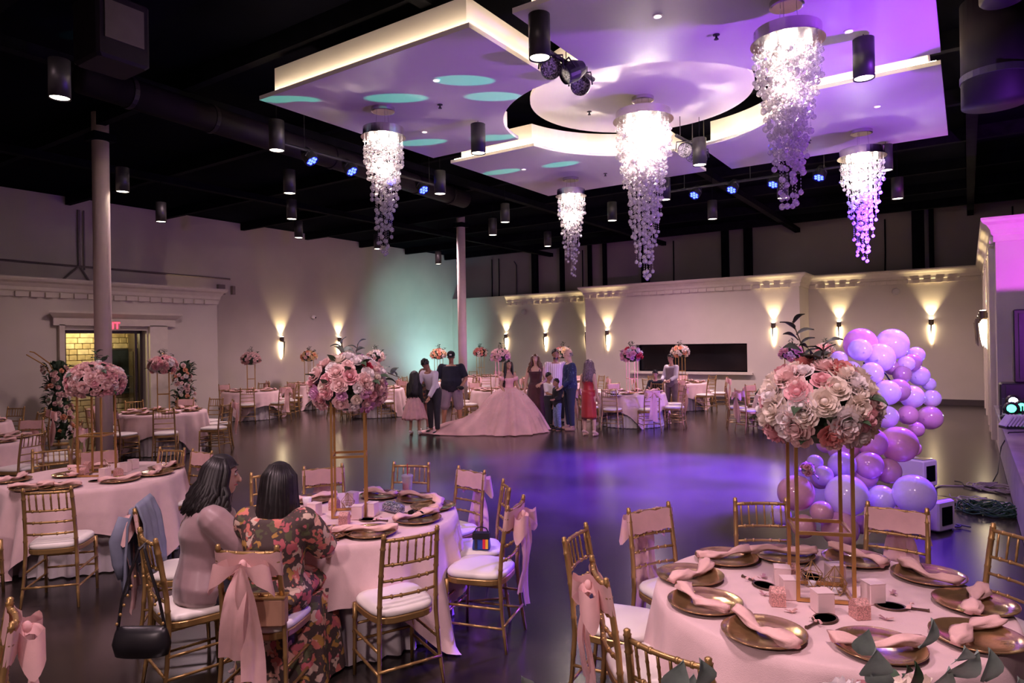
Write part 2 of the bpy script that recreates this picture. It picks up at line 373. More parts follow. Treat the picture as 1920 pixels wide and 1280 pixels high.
for s_ in (-1, 1): q = MB(); q.box((0, s_*.33, -.42), (.03, .03, .84)); q.obj('easel_leg', DB, cb)
# exit sign
ex = at_x(209, 611, XP+.16)
sg = thing('exit_sign', 'red lit EXIT sign over the doorway, half behind the left column', 'sign', (ex.x, ex.y-.05, ex.z))
q = MB(); q.bbox((0, 0, 0), (.06, .46, .22), .01); q.obj('housing', mat('sign_case', (.5, .42, .4), .5), sg)
cu = bpy.data.curves.new('t', 'FONT'); cu.body = 'EXIT'; cu.size = .22; cu.extrude = .004; cu.align_x = 'CENTER'; cu.align_y = 'CENTER'
to = bpy.data.objects.new('t', cu); COL.objects.link(to); dg = bpy.context.evaluated_depsgraph_get(); dg.update()
me = bpy.data.meshes.new_from_object(to.evaluated_get(dg)); bpy.data.objects.remove(to); me.materials.clear(); me.materials.append(emi('exit_red', (1, .03, .06), 3.5))
o = ob('lettering', me, sg, (.036, 0, 0)); o.rotation_euler = (pi/2, 0, pi/2)
# conduits above the partition on the left wall
q = MB(); a = at_x(148, 440, XL+.06); q.tube([(a.x, a.y, 5.5), (a.x, a.y, zP+.55)], .03, 6); q.tube([(a.x, a.y+.12, 5.5), (a.x, a.y+.12, zP+.5)], .02, 6)
q.tube([(a.x, a.y-5, zP+.62), (a.x, a.y+4.2, zP+.55)], .03, 6); q.tube([(a.x, a.y, zP+.6), (a.x, a.y-.5, zP+.1)], .025, 6); q.tube([(a.x, a.y, zP+.6), (a.x, a.y+.3, zP+.1)], .025, 6)
q.box((a.x, a.y+3.9, zP+.22), (.1, .22, .3)); q.box((a.x, a.y+4.3, zP+.22), (.1, .1, .26)); q.obj('pipework', mat('pipe_grey', (.25, .2, .19), .5, .3), wl)
# round columns
for i, (px, py, k, lb) in enumerate(((190, 400, 11.0, 'slim round pinkish column by the left tables, in front of the doorway'), (865, 500, 19.6, 'slim round pinkish column in front of the far back corner'))):
    a = at_k(px, py, k); o = thing('column', lb, 'column', (a.x, a.y, 0))
    q = MB(); q.lathe([(.125, 0), (.125, ZC-.02)], n=32); q.obj('shaft', mat('column_paint', (.78, .60, .56), .5, var=.03), o, smooth=False).data.polygons.foreach_set('use_smooth', [True]*34)
    q = MB(); q.box((0, 0, ZC-.42), (.34, .34, .12)); q.obj('cap_plate', BLACK, o)
# ducts and boxes under the deck
def top(name, mb, m_, label, cat, smooth=False, group=None): return mb.obj(name, m_, smooth=smooth, label=label, cat=cat, group=group)
DUCT = mat('duct_dark', (.013, .009, .014), .6, spec=.15)
a = at_z(150, 145, 5.24); b2 = at_z(870, 374, 5.24)
dct = thing('air_duct', 'long dark round duct running back above the left tables', 'duct', (a.x, a.y, 5.24))
d = b2-a; q = MB(); q.tube([V((0, 0, 0)), d], .19, 20); q.obj('pipe', DUCT, dct, smooth=True)
for i in range(7):
    q = MB(); q.tube([d*((i+.5)/7)-d.normalized()*.03, d*((i+.5)/7)+d.normalized()*.03], .205, 20); q.obj('joint_ring', DUCT, dct)
a = at_z(210, 128, 5.0); u = thing('air_handler', 'dark box unit hanging at the top left near the duct', 'ventilation unit', (a.x, a.y, 5.0))
q = MB(); q.bbox((0, 0, .35), (.55, .55, .7), .03); q.obj('case', DUCT, u); q = MB(); q.box((.28, 0, .4), (.02, .4, .4)); q.obj('grille', mat('grille', (.09, .07, .07), .5), u)
a = at_z(1866, 150, 4.6); u = thing('drum_duct', 'dark vertical drum duct at the upper right edge', 'duct', (a.x, a.y, 4.35))
q = MB(); q.lathe([(.30, 0), (.30, 1.08)], n=28); q.obj('drum', DUCT, u, smooth=True); q = MB(); q.lathe([(.31, .25), (.31, .32)], n=28); q.obj('band', STEEL, u)
a = at_k(1880, 3, 6.5); u = thing('round_fixture', 'dark round fixture cut by the top right edge', 'fixture', (a.x, a.y, a.z))
q = MB(); q.lathe([(.17, 0), (.19, .02), (.19, .3)], n=24); q.obj('drum', DUCT, u, smooth=True)

# ------------------------------------------------------------------ floating ceiling panels with lit coves
CX, CY, ZPN = -3.68, 8.645, 5.0
def bite(x0, x1, y0, y1, R, n=18):
    """square with the corner nearest the centre cut back to a circle of radius R"""
    cx = x1 if abs(x1-CX) < abs(x0-CX) else x0; cy = y1 if abs(y1-CY) < abs(y0-CY) else y0
    ox = x0 if cx == x1 else x1; oy = y0 if cy == y1 else y1
    sx = 1 if ox > cx else -1; sy = 1 if oy > cy else -1
    ax = CX+sx*math.sqrt(R*R-(cy-CY)**2); ay = CY+sy*math.sqrt(R*R-(cx-CX)**2)
    a0 = math.atan2(cy-CY, ax-CX); a1 = math.atan2(ay-CY, cx-CX)
    d = (a1-a0+pi) % (2*pi)-pi
    arc = [(CX+R*cos(a0+d*i/n), CY+R*sin(a0+d*i/n)) for i in range(n+1)]
    poly = [(ox, oy), (ox, cy)] + arc + [(cx, oy)]
    ar = sum(poly[i][0]*poly[(i+1) % len(poly)][1]-poly[(i+1) % len(poly)][0]*poly[i][1] for i in range(len(poly)))
    return poly if ar > 0 else poly[::-1]
def strip(poly, z, wd=.012, h=.02):
    q = MB(); n = len(poly); ins = []
    for i in range(n):
        p = V(poly[i]); a = (p-V(poly[i-1])).normalized(); b_ = (V(poly[(i+1) % n])-p).normalized(); t = (a+b_).normalized(); nn = V((-t.y, t.x)); ins.append(p+nn*wd)
    for i in range(n):
        j = (i+1) % n; A, B, Cc, D = V((*poly[i], z)), V((*poly[j], z)), V((*ins[j], z)), V((*ins[i], z)); up = V((0, 0, h))
        q.add([A, B, Cc, D, A+up, B+up, Cc+up, D+up], [(0, 3, 2, 1), (4, 5, 6, 7), (0, 1, 5, 4), (2, 3, 7, 6)])
    return q
PL = [(-7.20, -3.94, 5.18, 8.45, 'white floating ceiling panel on the left with teal light spots'), (-3.45, -.20, 5.20, 8.60, 'purple-lit floating ceiling panel cut by the top edge of the picture'),
      (-3.45, -.21, 8.98, 12.2, 'floating ceiling panel at the right, behind the other right one'), (-7.18, -3.87, 8.87, 12.07, 'farthest floating ceiling panel, left of the central chandelier tail')]
def shrink(p, d):
    x0, x1, y0, y1 = p[:4]; return (x0+d, x1-d, y0+d, y1-d)
for P_ in PL:
    t = thing('ceiling_panel', P_[4], 'ceiling panel', ((P_[0]+P_[1])/2, (P_[2]+P_[3])/2, ZPN)); off = V(t.location)
    def sh(mb): mb.v = [tuple(V(v)-off) for v in mb.v]; return mb
    q = MB(); q.prism(bite(*P_[:4], 1.86), ZPN, ZPN+.05); sh(q).obj('slab', PANEL, t)
    q = MB(); q.prism(bite(*shrink(P_, .13), 1.99), ZPN+.05, ZPN+.40); sh(q).obj('fascia', PANEL, t)
    sh(strip(bite(*shrink(P_, .045), 1.905), ZPN+.051)).obj('led_strip', COVE, t)
    for sx in (.2, .8):
        for sy in (.2, .8):
            q = MB(); x = P_[0]+(P_[1]-P_[0])*sx; y = P_[2]+(P_[3]-P_[2])*sy; q.tube([(x, y, ZPN+.4), (x, y, ZC-.1)], .008, 6); sh(q).obj('hanger_rod', STEEL, t)
t = thing('ceiling_disc', 'round ceiling panel above the central chandelier', 'ceiling panel', (CX, CY, 5.27)); n = 64
q = MB(); q.prism([(1.49*cos(2*pi*i/n), 1.49*sin(2*pi*i/n)) for i in range(n)], 0, .05); q.obj('slab', PANEL, t)
q = MB(); q.prism([(1.36*cos(2*pi*i/n), 1.36*sin(2*pi*i/n)) for i in range(n)], .05, .38); q.obj('fascia', PANEL, t)
strip([(1.44*cos(2*pi*i/n), 1.44*sin(2*pi*i/n)) for i in range(n)], .051).obj('led_strip', COVE, t)
# recessed downlights and sprinklers in the panels
for px, py, lb in ((818, 150, 'small recessed downlight in the left panel between two teal spots'), (796, 247, 'small recessed downlight right of the left chandelier'), (1233, 30, 'recessed downlight in the purple panel left of the big chandelier'),
                   (1592, 58, 'recessed downlight in the purple panel right of the big chandelier'), (1645, 199, 'recessed downlight in the right rear panel'), (982, 317, 'recessed downlight in the farthest panel')):
    a = at_z(px, py, ZPN); u = thing('downlight', lb, 'downlight', (a.x, a.y, ZPN-.006)); q = MB(); q.lathe([(.045, 0), (.05, .0), (.05, .006)], n=20); q.obj('trim_ring', WHITEP, u)
    q = MB(); q.lathe([(.035, -.004), (.035, 0)], n=16); q.obj('lens', emi('downlight_lens', (1, .8, .8), 1.0), u)
for px, py, z, lb in ((825, 196, ZPN, 'sprinkler head in the left panel'), (1105, 209, 5.27, 'sprinkler head in the round panel'), (1343, 65, ZPN, 'sprinkler head in the purple panel'), (1135, 325, ZPN, 'sprinkler head in the farthest panel'), (1517, 263, ZPN, 'sprinkler head in the right rear panel')):
    a = at_z(px, py, z); q = MB(); q.lathe([(.012, -.05), (.025, -.048), (.012, -.03), (.01, -.012), (.035, -.006), (.035, 0)], n=10); q.obj('sprinkler', STEEL, label=lb, cat='sprinkler', loc=(a.x, a.y, z))

# ------------------------------------------------------------------ chandeliers
CRY = bpy.data.materials.new('crystal'); CRY.use_nodes = True; nt = CRY.node_tree; nt.nodes.remove(nt.nodes['Principled BSDF'])
N = nt.nodes.new; tr = N('ShaderNodeBsdfTransparent'); tr.inputs[0].default_value = (.95, .92, .96, 1); gl = N('ShaderNodeBsdfGlossy'); gl.inputs['Roughness'].default_value = .08
tl = N('ShaderNodeBsdfTranslucent'); tl.inputs[0].default_value = (.9, .85, .88, 1); df = N('ShaderNodeBsdfDiffuse'); df.inputs[0].default_value = (.9, .86, .9, 1)
lw = N('ShaderNodeLayerWeight'); lw.inputs[0].default_value = .45
m1 = N('ShaderNodeMixShader'); m2 = N('ShaderNodeMixShader'); m3 = N('ShaderNodeMixShader'); L_ = nt.links.new
m1.inputs[0].default_value = .5; L_(tl.outputs[0], m1.inputs[1]); L_(df.outputs[0], m1.inputs[2])
m2.inputs[0].default_value = .50; L_(tr.outputs[0], m2.inputs[1]); L_(m1.outputs[0], m2.inputs[2])
L_(lw.outputs['Facing'], m3.inputs[0]); L_(m2.outputs[0], m3.inputs[1]); L_(gl.outputs[0], m3.inputs[2]); L_(m3.outputs[0], nt.nodes['Material Output'].inputs[0])
def crystal_mb(r, c=(0, 0, 0), n=8):
    q = MB(); q.rings([[V(c)+V((cos(2*pi*(k+.5*(j % 2))/n)*r*cos(t_), sin(2*pi*(k+.5*(j % 2))/n)*r*cos(t_), r*sin(t_)*1.05)) for k in range(n)] for j, t_ in enumerate((-1.2, -.6, 0, .6, 1.2))]); return q
CRB = crystal_mb(.027).mesh('crystal_ball', CRY)
def chandelier(px, py, zc, R, plate_drop, drop, nballs, nparts, power, label, seed, wire=True, br=.027):
    rn = random.Random(seed); a = at_z(px, py, zc); t = thing('chandelier', label, 'chandelier', (a.x, a.y, zc))
    q = MB(); q.lathe([(.13, -.05), (.15, -.045), (.15, 0)], n=28); q.obj('canopy', CHROME, t)
    for k in range(3): q = MB(); q.tube([(.08*cos(k*2.1), .08*sin(k*2.1), -.04), (.1*cos(k*2.1), .1*sin(k*2.1), -plate_drop)], .003, 5); q.obj('suspension_wire', CHROME, t)
    zp = -plate_drop
    q = MB(); q.lathe([(R*.93, zp-.11), (R*.99, zp-.11), (R*1.0, zp-.10), (R, zp), (R*.4, zp+.012)], n=40, cap0=False); q.obj('top_plate', CHROME, t, smooth=False)
    q = MB(); q.lathe([(R*1.1, zp-.118), (R*1.1, zp-.110)], n=40); q.obj('mirror_ring', CHROME, t)
    bulbs = [(0, 0)]+[(R*.6*cos(k*pi/3), R*.6*sin(k*pi/3)) for k in range(6)]
    for x, y in bulbs:
        q = MB(); q.lathe([(.012, -.05), (.028, -.035), (.03, -.01), (.02, 0)], n=12); q.obj('halogen_bulb', emi('halogen', (1, .88, .72), 60 if power > 100 else 25), t, loc=(x, y, zp-.118))
    wires = MB(); beads = MB(); pts = []
    nst = int(nballs/6.2)
    for i in range(nst):
        rr = math.sqrt((i+.5)/nst); th = i*2.39996; x, y = rr*R*cos(th), rr*R*sin(th)
        # length of the strand: long in the middle, the outline tapers down in steps
        ln = drop*min(1, max(.22, (1-rr)**.75*1.02 + .20*(1-rr)))*(1+.05*(rn.random()-.5)) if rr > .05 else drop
        if rn.random() < .35: ln *= .55+.4*rn.random()
        ln = max(ln, drop*.22)
        wires.tube([(x, y, zp-.12), (x, y, zp-.12-ln)], .0012, 3)
        z_ = .06+rn.random()*.1
        zs = [ln]
        while z_ < ln-.05:
            zs.append(z_); z_ += br*2+.02+rn.random()*(.09+.12*z_/drop)
        for z1 in zs: pts.append((x, y, zp-.12-z1))
        z_ = .03
        while z_ < ln:
            beads.add([(x+.006*cos(k*2.1), y+.006*sin(k*2.1), zp-.12-z_) for k in range(3)]+[(x, y, zp-.12-z_+.01), (x, y, zp-.12-z_-.01)], [(0, 1, 3), (1, 2, 3), (2, 0, 3), (1, 0, 4), (2, 1, 4), (0, 2, 4)]); z_ += .03
    wires.obj('strand_wires', CHROME, t); beads.obj('glass_beads', CRY, t, kind='stuff')
    rn.shuffle(pts)
    dcam = (V((0, 0))-V((a.x, a.y))).normalized(); pts.sort(key=lambda p: -(p[0]*dcam.x+p[1]*dcam.y)+.25*p[2])
    for p in pts[:nparts]:
        o = ob('crystal_ball', CRB, t, p); s_ = .8+.35*rn.random(); s_ *= br/.027; o.scale = (s_, s_, s_)
    q = MB()
    for p in pts[nparts:]:
        c = crystal_mb(br*(.8+.3*rn.random()), p, 6); q.add(c.v, c.f)
    if pts[nparts:]: q.obj('crystal_balls', CRY, t, kind='stuff')
    wp = V((a.x, a.y, zc+zp))
    lamp('chandelier_light', 'POINT', wp+V((0, 0, -.16)), (1, .82, .68), power, .06)
    lamp('chandelier_light', 'POINT', wp+V((0, 0, -.50)), (1, .80, .68), power*.5, .04)  # added among the strands to brighten the crystals, below the bulbs
    return t
chandelier(1475, 3, ZPN, .29, .26, 1.50, 520, 300, 60, 'large nearest crystal chandelier hanging from the purple panel', 1)
chandelier(1205, 183, 5.27, .37, .20, 2.10, 760, 300, 520, 'brightest crystal chandelier in the middle under the round panel', 2)
chandelier(718, 203, ZPN, .26, .26, 1.50, 420, 0, 70, 'crystal chandelier hanging from the left panel', 3)
chandelier(1615, 245, ZPN, .30, .28, 1.50, 420, 0, 70, 'crystal chandelier at the right, in front of the dark upper wall', 4)
chandelier(1070, 334, ZPN, .26, .22, 1.45, 420, 0, 70, 'smallest, farthest crystal chandelier below the rear panel', 5)

# ------------------------------------------------------------------ pendant cylinders
PEN = mat('pendant_black', (.03, .028, .03), .45)
pen = [(112, 185, 'far left, left of the near column'), (519, 283, 'below the left corner of the left ceiling panel'), (825, 364, 'right of the left chandelier'), (1012, 110, 'between the two near ceiling panels, beside the stage lights'),
       (1620, 148, 'in front of the lit edge of the right rear panel'), (230, 360, 'just right of the near column'), (302, 416, 'fully seen against the left wall'), (543, 363, 'below the two left blue stage lights'),
       (547, 411, 'second lowest over the left wall'), (560, 446, 'small one hanging against the left wall top'), (822, 495, 'against the back corner, left of the far column'), (708, 467, 'left of the tail of the left chandelier'),
       (897, 288, 'in front of the lit edge of the farthest panel'), (947, 417, 'upper one right of the far column'), (924, 441, 'lower one right of the far column'), (1027, 462, 'farthest, above the back left cornice'),
       (1148, 414, 'between the farthest and the central chandelier'), (1247, 375, 'right of the central chandelier'), (1336, 411, 'below the first right blue stage light'), (1468, 372, 'behind the tail of the nearest chandelier'),
       (1683, 373, 'right of the right chandelier'), (1661, 320, 'beside the crystals of the right chandelier'), (1312, 310, 'beside the rear cluster of stage lights')]
PB = MB(); PB.lathe([(.088, .01), (.1, 0), (.1, .40), (.02, .41)], n=28, cap0=False); PB = PB.mesh('shade', PEN, True)
PD = MB(); PD.lathe([(.088, .012), (.086, .02)], n=24); PD = PD.mesh('diffuser', LAMPW)
for i, (px, py, lb) in enumerate(pen):
    a = at_z(px, py, 4.55); t = thing('pendant_light', 'black cylinder pendant light '+lb, 'pendant light', (a.x, a.y, 4.55))
    ob('shade', PB, t); ob('diffuser', PD, t); q = MB(); q.tube([(0, 0, .4), (0, 0, ZC-4.6)], .004, 5); q.obj('cable', BLACK, t)

# ------------------------------------------------------------------ wall sconces
SB = MB(); SB.lathe([(.03, -.03), (.065, 0), (.065, .14), (.05, .15)], n=18); SBm = SB.mesh('cap', mat('bronze', (.10, .075, .06), .35, .7))
FN = MB(); FN.rings([[(-.022, .0, 0), (.022, .0, 0), (.022, -.05, 0), (-.022, -.05, 0)], [(-.003, -.0, -.52), (.003, -.0, -.52), (.003, -.012, -.52), (-.003, -.012, -.52)]]); FNm = FN.mesh('fin', _M['bronze'])
GS = MB(); GS.grid(lambda u, v: ((.075*cos(pi*u)*(1-v)**.6, .055-.085*sin(pi*u)*(1-v)**.6, -.02-.56*v)), 10, 8); GSm = GS.mesh('glass_shade', emi('sconce_glass', (1, .80, .50), 9), True)
def sconce(loc, n, label, up=1.0):
    t = thing('wall_sconce', label, 'wall light', loc, math.atan2(n[1], n[0])+pi/2)
    N_ = V((n[0], n[1], 0)); p = V(loc)
    ob('cap', SBm, t); ob('glass_shade', GSm, t, (0, .0, 0)); ob('fin', FNm, t, (0, -.075, 0)); q = MB(); q.box((0, .06, .06), (.08, .03, .1)); q.obj('wall_plate', _M['bronze'], t)
    q = MB(); q.lathe([(.05, .152), (.04, .156)], n=12); q.obj('up_lens', emi('sconce_lens', (1, .85, .6), 20), t)
    lamp('sconce_up', 'SPOT', p+N_*.005+V((0, 0, .17)), (1, .76, .40), 75*up, .015, p-N_*.10+V((0, 0, 1.2)), 72, .9)
    lamp('sconce_down', 'SPOT', p+N_*.005+V((0, 0, -.05)), (1, .76, .40), 22*up, .015, p-N_*.09+V((0, 0, -1)), 60, .9)
OF = .075
for px, py, lb in ((529, 640, 'left one of the two on the long left wall'), (637, 640, 'on the long left wall, behind the near pink bouquet')):
    a = at_x(px, py, XL+OF); sconce(a, (1, 0), 'tapered wall light '+lb)
sconce((XL+OF, yE+.35, 2.2), (1, 0), 'tapered wall light hidden just behind the end of the partition', .6)
for px, py, Y, lb in ((948, 633, YL, 'on the back left wall, nearest the column'), (1022, 631, YL, 'on the back left wall, above the woman in burgundy'), (1100, 629, YL, 'half hidden behind the corner of the projecting wall'),
                      (1138, 627, YP, 'on the projecting wall, left of the black screen'), (1450, 614, YP, 'on the projecting wall, right of the black screen'), (1573, 612, YL, 'on the back right wall, behind the balloon arch'), (1746, 608, YL, 'on the back right wall, right of the balloon arch')):
    a = at_y(px, py, Y-OF); sconce(a, (0, -1), 'tapered wall light '+lb)
for i, (yy, lb) in enumerate(((15.5, 'nearest'), (17.2, 'second'), (19.8, 'farthest'))):
    sconce((XS-OF-.09, yy, 2.28), (-1, 0), 'tapered wall light on the stage side wall, %s of the three' % lb)

# ------------------------------------------------------------------ stage lights
CAN = mat('par_black', (.02, .02, .024), .4)
LENS_OFF = spots('led_lens_off', (.05, .045, .06), [(.55, .5, .62), (.4, .36, .5)], 42, .5, .3)
def par_can(loc, aim, label, lit=True, power=0, col=BLUE, ang=30, cat='stage light', group=None, es=40):
    t = thing('par_light', label, cat, loc, group=group); d = (V(aim)-V(loc)).normalized(); R = d.to_track_quat('-Z', 'Y').to_matrix()
    q = MB(); q.lathe([(.105, 0), (.11, .02), (.11, .14), (.07, .24)], n=20, cap0=False); q.v = [tuple(R @ V(v)) for v in q.v]; q.obj('can', CAN, t, smooth=False)
    if lit:
        q = MB(); cs = [(0, 0)]+[(.06*cos(k*pi/3), .06*sin(k*pi/3)) for k in range(6)]
        for x, y in cs: q.lathe([(.026, .012), (.02, .002)], (x, y, 0), 10)
        q.v = [tuple(R @ V(v)) for v in q.v]; q.obj('led_cluster', emi('led_blue', (.012, .02, 1), 22), t)
    q = MB(); q.lathe([(.104, .022), (.104, .03)], n=20); q.v = [tuple(R @ V(v)) for v in q.v]; q.obj('lens_plate', CAN if lit else LENS_OFF, t)
    q = MB(); sd = d.cross(V((0, 0, 1))).normalized()*.13
    q.tube([V((0, 0, 0))+sd-d*.08, sd*.9+V((0, 0, .136)), -sd*.9+V((0, 0, .136)), -sd-d*.08], .009, 6); q.obj('yoke', STEEL, t)
    if power: lamp('stage_spot', 'SPOT', V(loc)+d*.03, col, power, .09, aim, ang, .8)
    return t
def bar(a, b_, label):
    a, b_ = V(a), V(b_); t = thing('lighting_bar', label, 'lighting bar', a); q = MB(); q.tube([(0, 0, 0), b_-a], .025, 8); q.obj('pipe', CAN, t)
    for s_ in (.12, .5, .88):
        q = MB(); p = (b_-a)*s_; q.tube([p, p+V((0, 0, ZC-a.z))], .006, 5); q.obj('hanger', CAN, t)
ZB = 4.84
lf = [at_z(x, y, ZB) for x, y in ((586, 303), (658, 323), (727, 343), (795, 357))]
_u = (lf[3]-lf[0]).normalized(); lf = [lf[0]+_u*((p-lf[0]).dot(_u)) for p in lf]
rt = [at_z(x, y, ZB) for x, y in ((1301, 367), (1371, 357), (1449, 347), (1535, 334))]
nmw = ('first', 'second', 'third', 'fourth')
for i, p in enumerate(lf): par_can(p, at_z(1000+60*i, 900, 0), 'lit blue stage light on the left bar, %s from the left' % nmw[i], power=160, col=(.12, .08, 1), ang=26)
for i, p in enumerate(rt): par_can(p, at_z(1020+110*i, 868, 0), 'lit blue stage light on the rear bar, %s from the left' % nmw[i], power=4500, col=(.16, .04, 1), ang=24)
bar(lf[0]-_u*.6+V((0, 0, .155)), lf[3]+_u*.6+V((0, 0, .155)), 'dark pipe carrying the left row of blue stage lights')
bar(rt[0]+V((-.6, 0, .155)), rt[3]+V((.5, 0, .155)), 'dark pipe carrying the rear row of blue stage lights')
a, b_ = at_z(1034, 128, 4.78), at_z(1088, 160, 4.78); u_ = (b_-a).normalized()
bar(a-u_*.3+V((0, 0, .155)), b_+u_*.3+V((0, 0, .155)), 'truss bar in the slot between the two near ceiling panels')
for i, (px, py, tx, lb) in enumerate(((1034, 128, 2.5, 'left'), (1058, 140, -8, 'middle'), (1088, 160, 1, 'right'))):
    par_can(at_z(px, py, 4.78), (tx, -3 if i != 1 else 0, 1.0), 'unlit round stage light hanging in the slot beside the near pendant, %s of three' % lb, lit=False)
a, b_ = at_z(1284, 282, 4.80), at_z(1313, 297, 4.80); u_ = (b_-a).normalized()
bar(a-u_*.3+V((0, 0, .155)), b_+u_*.3+V((0, 0, .155)), 'truss bar in the slot right of the central chandelier')
for i, (px, py, lb) in enumerate(((1284, 282, 'left'), (1299, 291, 'middle'), (1313, 297, 'right'))):
    par_can(at_z(px, py, 4.80), (0, 0, 1.0), 'unlit round stage light right of the central chandelier, %s of three' % lb, lit=False)
# violet and teal beams from the stage, plus spots set in without fixtures
lamp('violet_wash', 'SPOT', (1.6, 8.0, 2.3), (.34, .05, 1), 620, .12, (-1.4, 7.2, 5.0), 80, .9)
lamp('violet_wash', 'SPOT', (2.4, 9.5, 2.2), (.34, .07, 1), 480, .12, (-2.5, 11, 4.2), 70, .9)
lamp('magenta_wash', 'SPOT', (2.6, 10.6, 1.6), (.75, .08, 1), 800, .12, (1.4, YB, 3.2), 100, 1)
lamp('violet_floor', 'SPOT', (.2, 12.0, 4.7), (.13, .03, 1), 42000, .25, at_z(1215, 895, 0), 46, 1)  # this and the next: unseen overhead spots added for the violet floor pool
lamp('violet_floor', 'SPOT', (.2, 12.0, 4.7), (.16, .04, 1), 10000, .25, at_z(1360, 985, 0), 42, 1)
lamp('stage_graze', 'SPOT', (.72, 12.2, 1.25), (.30, .14, 1), 900, .06, (-5.6, 14.2, .25), 34, .7)
lamp('group_fill', 'SPOT', (-1.0, 3.0, 4.6), (1, .72, .70), 900, .2, (-8.0, 12.6, .8), 34, 1)  # added unseen fill that lifts the faces of the standing group
lamp('violet_floor', 'SPOT', (.9, 7.2, 2.8), (.55, .28, 1), 320, .12, (-3.0, 12.8, .6), 70, 1)
G0 = V((1.2, 11.0, 1.3))
for px, py in ((872, 151), (745, 184), (926, 181), (535, 188), (792, 267), (926, 258), (1052, 308), (941, 322)):
    p = at_z(px, py, ZPN); L = (p-G0).length; lamp('teal_beam', 'SPOT', G0, (.05, 1, .62), 30*L*L, .004, p, math.degrees(2*math.atan(.17/L)), .35)
lamp('cyan_wash', 'SPOT', (-16.3, 21.2, .4), (.45, .95, 1), 260, .2, (XL, 21.5, 2.2), 110, 1)
lamp('cyan_wash', 'SPOT', (-15.0, 18.5, 4.6), (.40, .9, .85), 130, .2, (XL, 20.3, 2.6), 90, 1)

# ------------------------------------------------------------------ chairs (bamboo-ringed gold banquet chair; origin on the floor, faces +Y)
def ringed(a, b, r, rings=(), n=8, r2=None):
    q = MB(); a, b = V(a), V(b); L = (b-a).length; r2 = r2 or r; pts = [(0, 1)]
    for f in rings: pts += [(f-.008/L, 1), (f, 1.28), (f+.008/L, 1)]
    pts.append((1, 1)); P_, R_ = [], []
    for f, s_ in pts: P_.append(a.lerp(b, f)); R_.append((r+(r2-r)*f)*s_)
    q.tube(P_, R_, n); return q
def back_post(sx, rings=True):
    P_ = [(sx*.195, -.235, 0), (sx*.18, -.205, .22), (sx*.172, -.19, .43), (sx*.168, -.20, .60), (sx*.164, -.225, .78), (sx*.160, -.245, .90)]
    q = MB(); pts = [V(p) for p in P_]; out, R_ = [], []
    for i in range(len(pts)-1):
        a, b = pts[i], pts[i+1]
        for f in (0, .45, .5, .55): out.append(a.lerp(b, f)); R_.append((.0105+.004*min(1, (i+f)/2))*(1.22 if f == .5 and rings else 1))
    out += [pts[-1], pts[-1]+V((0, -.001, .004)), pts[-1]+V((0, -.002, .009)), pts[-1]+V((0, -.003, .021)), pts[-1]+V((0, -.004, .027))]; R_ += [.0140, .0165, .0115, .0135, .006]
    q.tube(out, R_, 8 if rings else 6); return q
def build_chair(name, detailed=True):
    t = thing(name, 'x', 'chair'); n = 8 if detailed else 5
    for sx in (-1, 1):
        back_post(sx, detailed).obj('back_post', GOLD, t, smooth=True)
        ringed((sx*.185, .19, 0), (sx*.180, .175, .43), .011, (.35, .6, .8) if detailed else (), n, .016).obj('leg', GOLD, t, smooth=True)
    def arc(z, y, xw, bow=.022): return [(xw*(-1+2*i/6), y-bow*(1-(2*i/6-1)**2), z) for i in range(7)]
    rz = [(.885, -.240, 'top_rail'), (.745, -.218, 'rail'), (.655, -.207, 'rail'), (.565, -.198, 'rail')]
    for z, y, nm in rz:
        q = MB(); P_ = arc(z, y, .158); q.tube(P_, .0105 if nm == 'top_rail' else .0085, n)
        if detailed:
            for i in (1, 2, 4, 5): q.tube([V(P_[i])-V((.006, 0, 0)), V(P_[i])+V((.006, 0, 0))], .0125, 6)
        q.obj(nm, GOLD, t, smooth=True)
    if detailed:
        sp = ringed((0, -.218, .748), (0, -.240, .882), .0062, (.3, .65), 6).mesh('spindle', GOLD, True)
        for i in range(6):
            u = -1+2*(i+.5)/6; ob('spindle', sp, t, (u*.150, -.022*(1-u*u), 0))
    else:
        q = MB()
        for i in range(6):
            u = -1+2*(i+.5)/6; q.tube([(u*.150, -.218-.022*(1-u*u), .748), (u*.150, -.240-.022*(1-u*u), .882)], .006, 4)
        q.obj('spindles', GOLD, t, kind='stuff')
    def seat(i, z): # rounded trapezoid, wider in front
        out = []
        for k in range(24):
            th = 2*pi*k/24; c_, s_ = cos(th), sin(th); e = .55
            x = math.copysign(abs(c_)**e, c_); y = math.copysign(abs(s_)**e, s_)
            yy = y*(.205-i)+.0; out.append(V((x*(.195-i+.012*y), yy, z)))
        return out
    q = MB(); q.rings([seat(.006, .405), seat(0, .412), seat(0, .440), seat(.006, .445)]); q.obj('seat_frame', GOLD, t)
    q = MB(); q.rings([seat(.006, .446), seat(.001, .455), seat(.001, .470), seat(.012, .484), seat(.05, .492), seat(.12, .496)]); q.obj('cushion', CUSH, t, smooth=True)
    st_ = [((-.186, .186, .30), (.186, .186, .30)), ((-.186, .188, .20), (.186, .188, .20)), ((-.19, -.22, .17), (.19, -.22, .17)),
           ((-.186, .185, .27), (-.182, -.205, .27)), ((.186, .185, .27), (.182, -.205, .27)), ((-.187, .187, .15), (-.187, -.22, .15)), ((.187, .187, .15), (.187, -.22, .15))]
    for a, b in st_: ringed(a, b, .0085, (.25, .5, .75) if detailed else (), n if detailed else 4).obj('stretcher', GOLD, t, smooth=True)
    return t
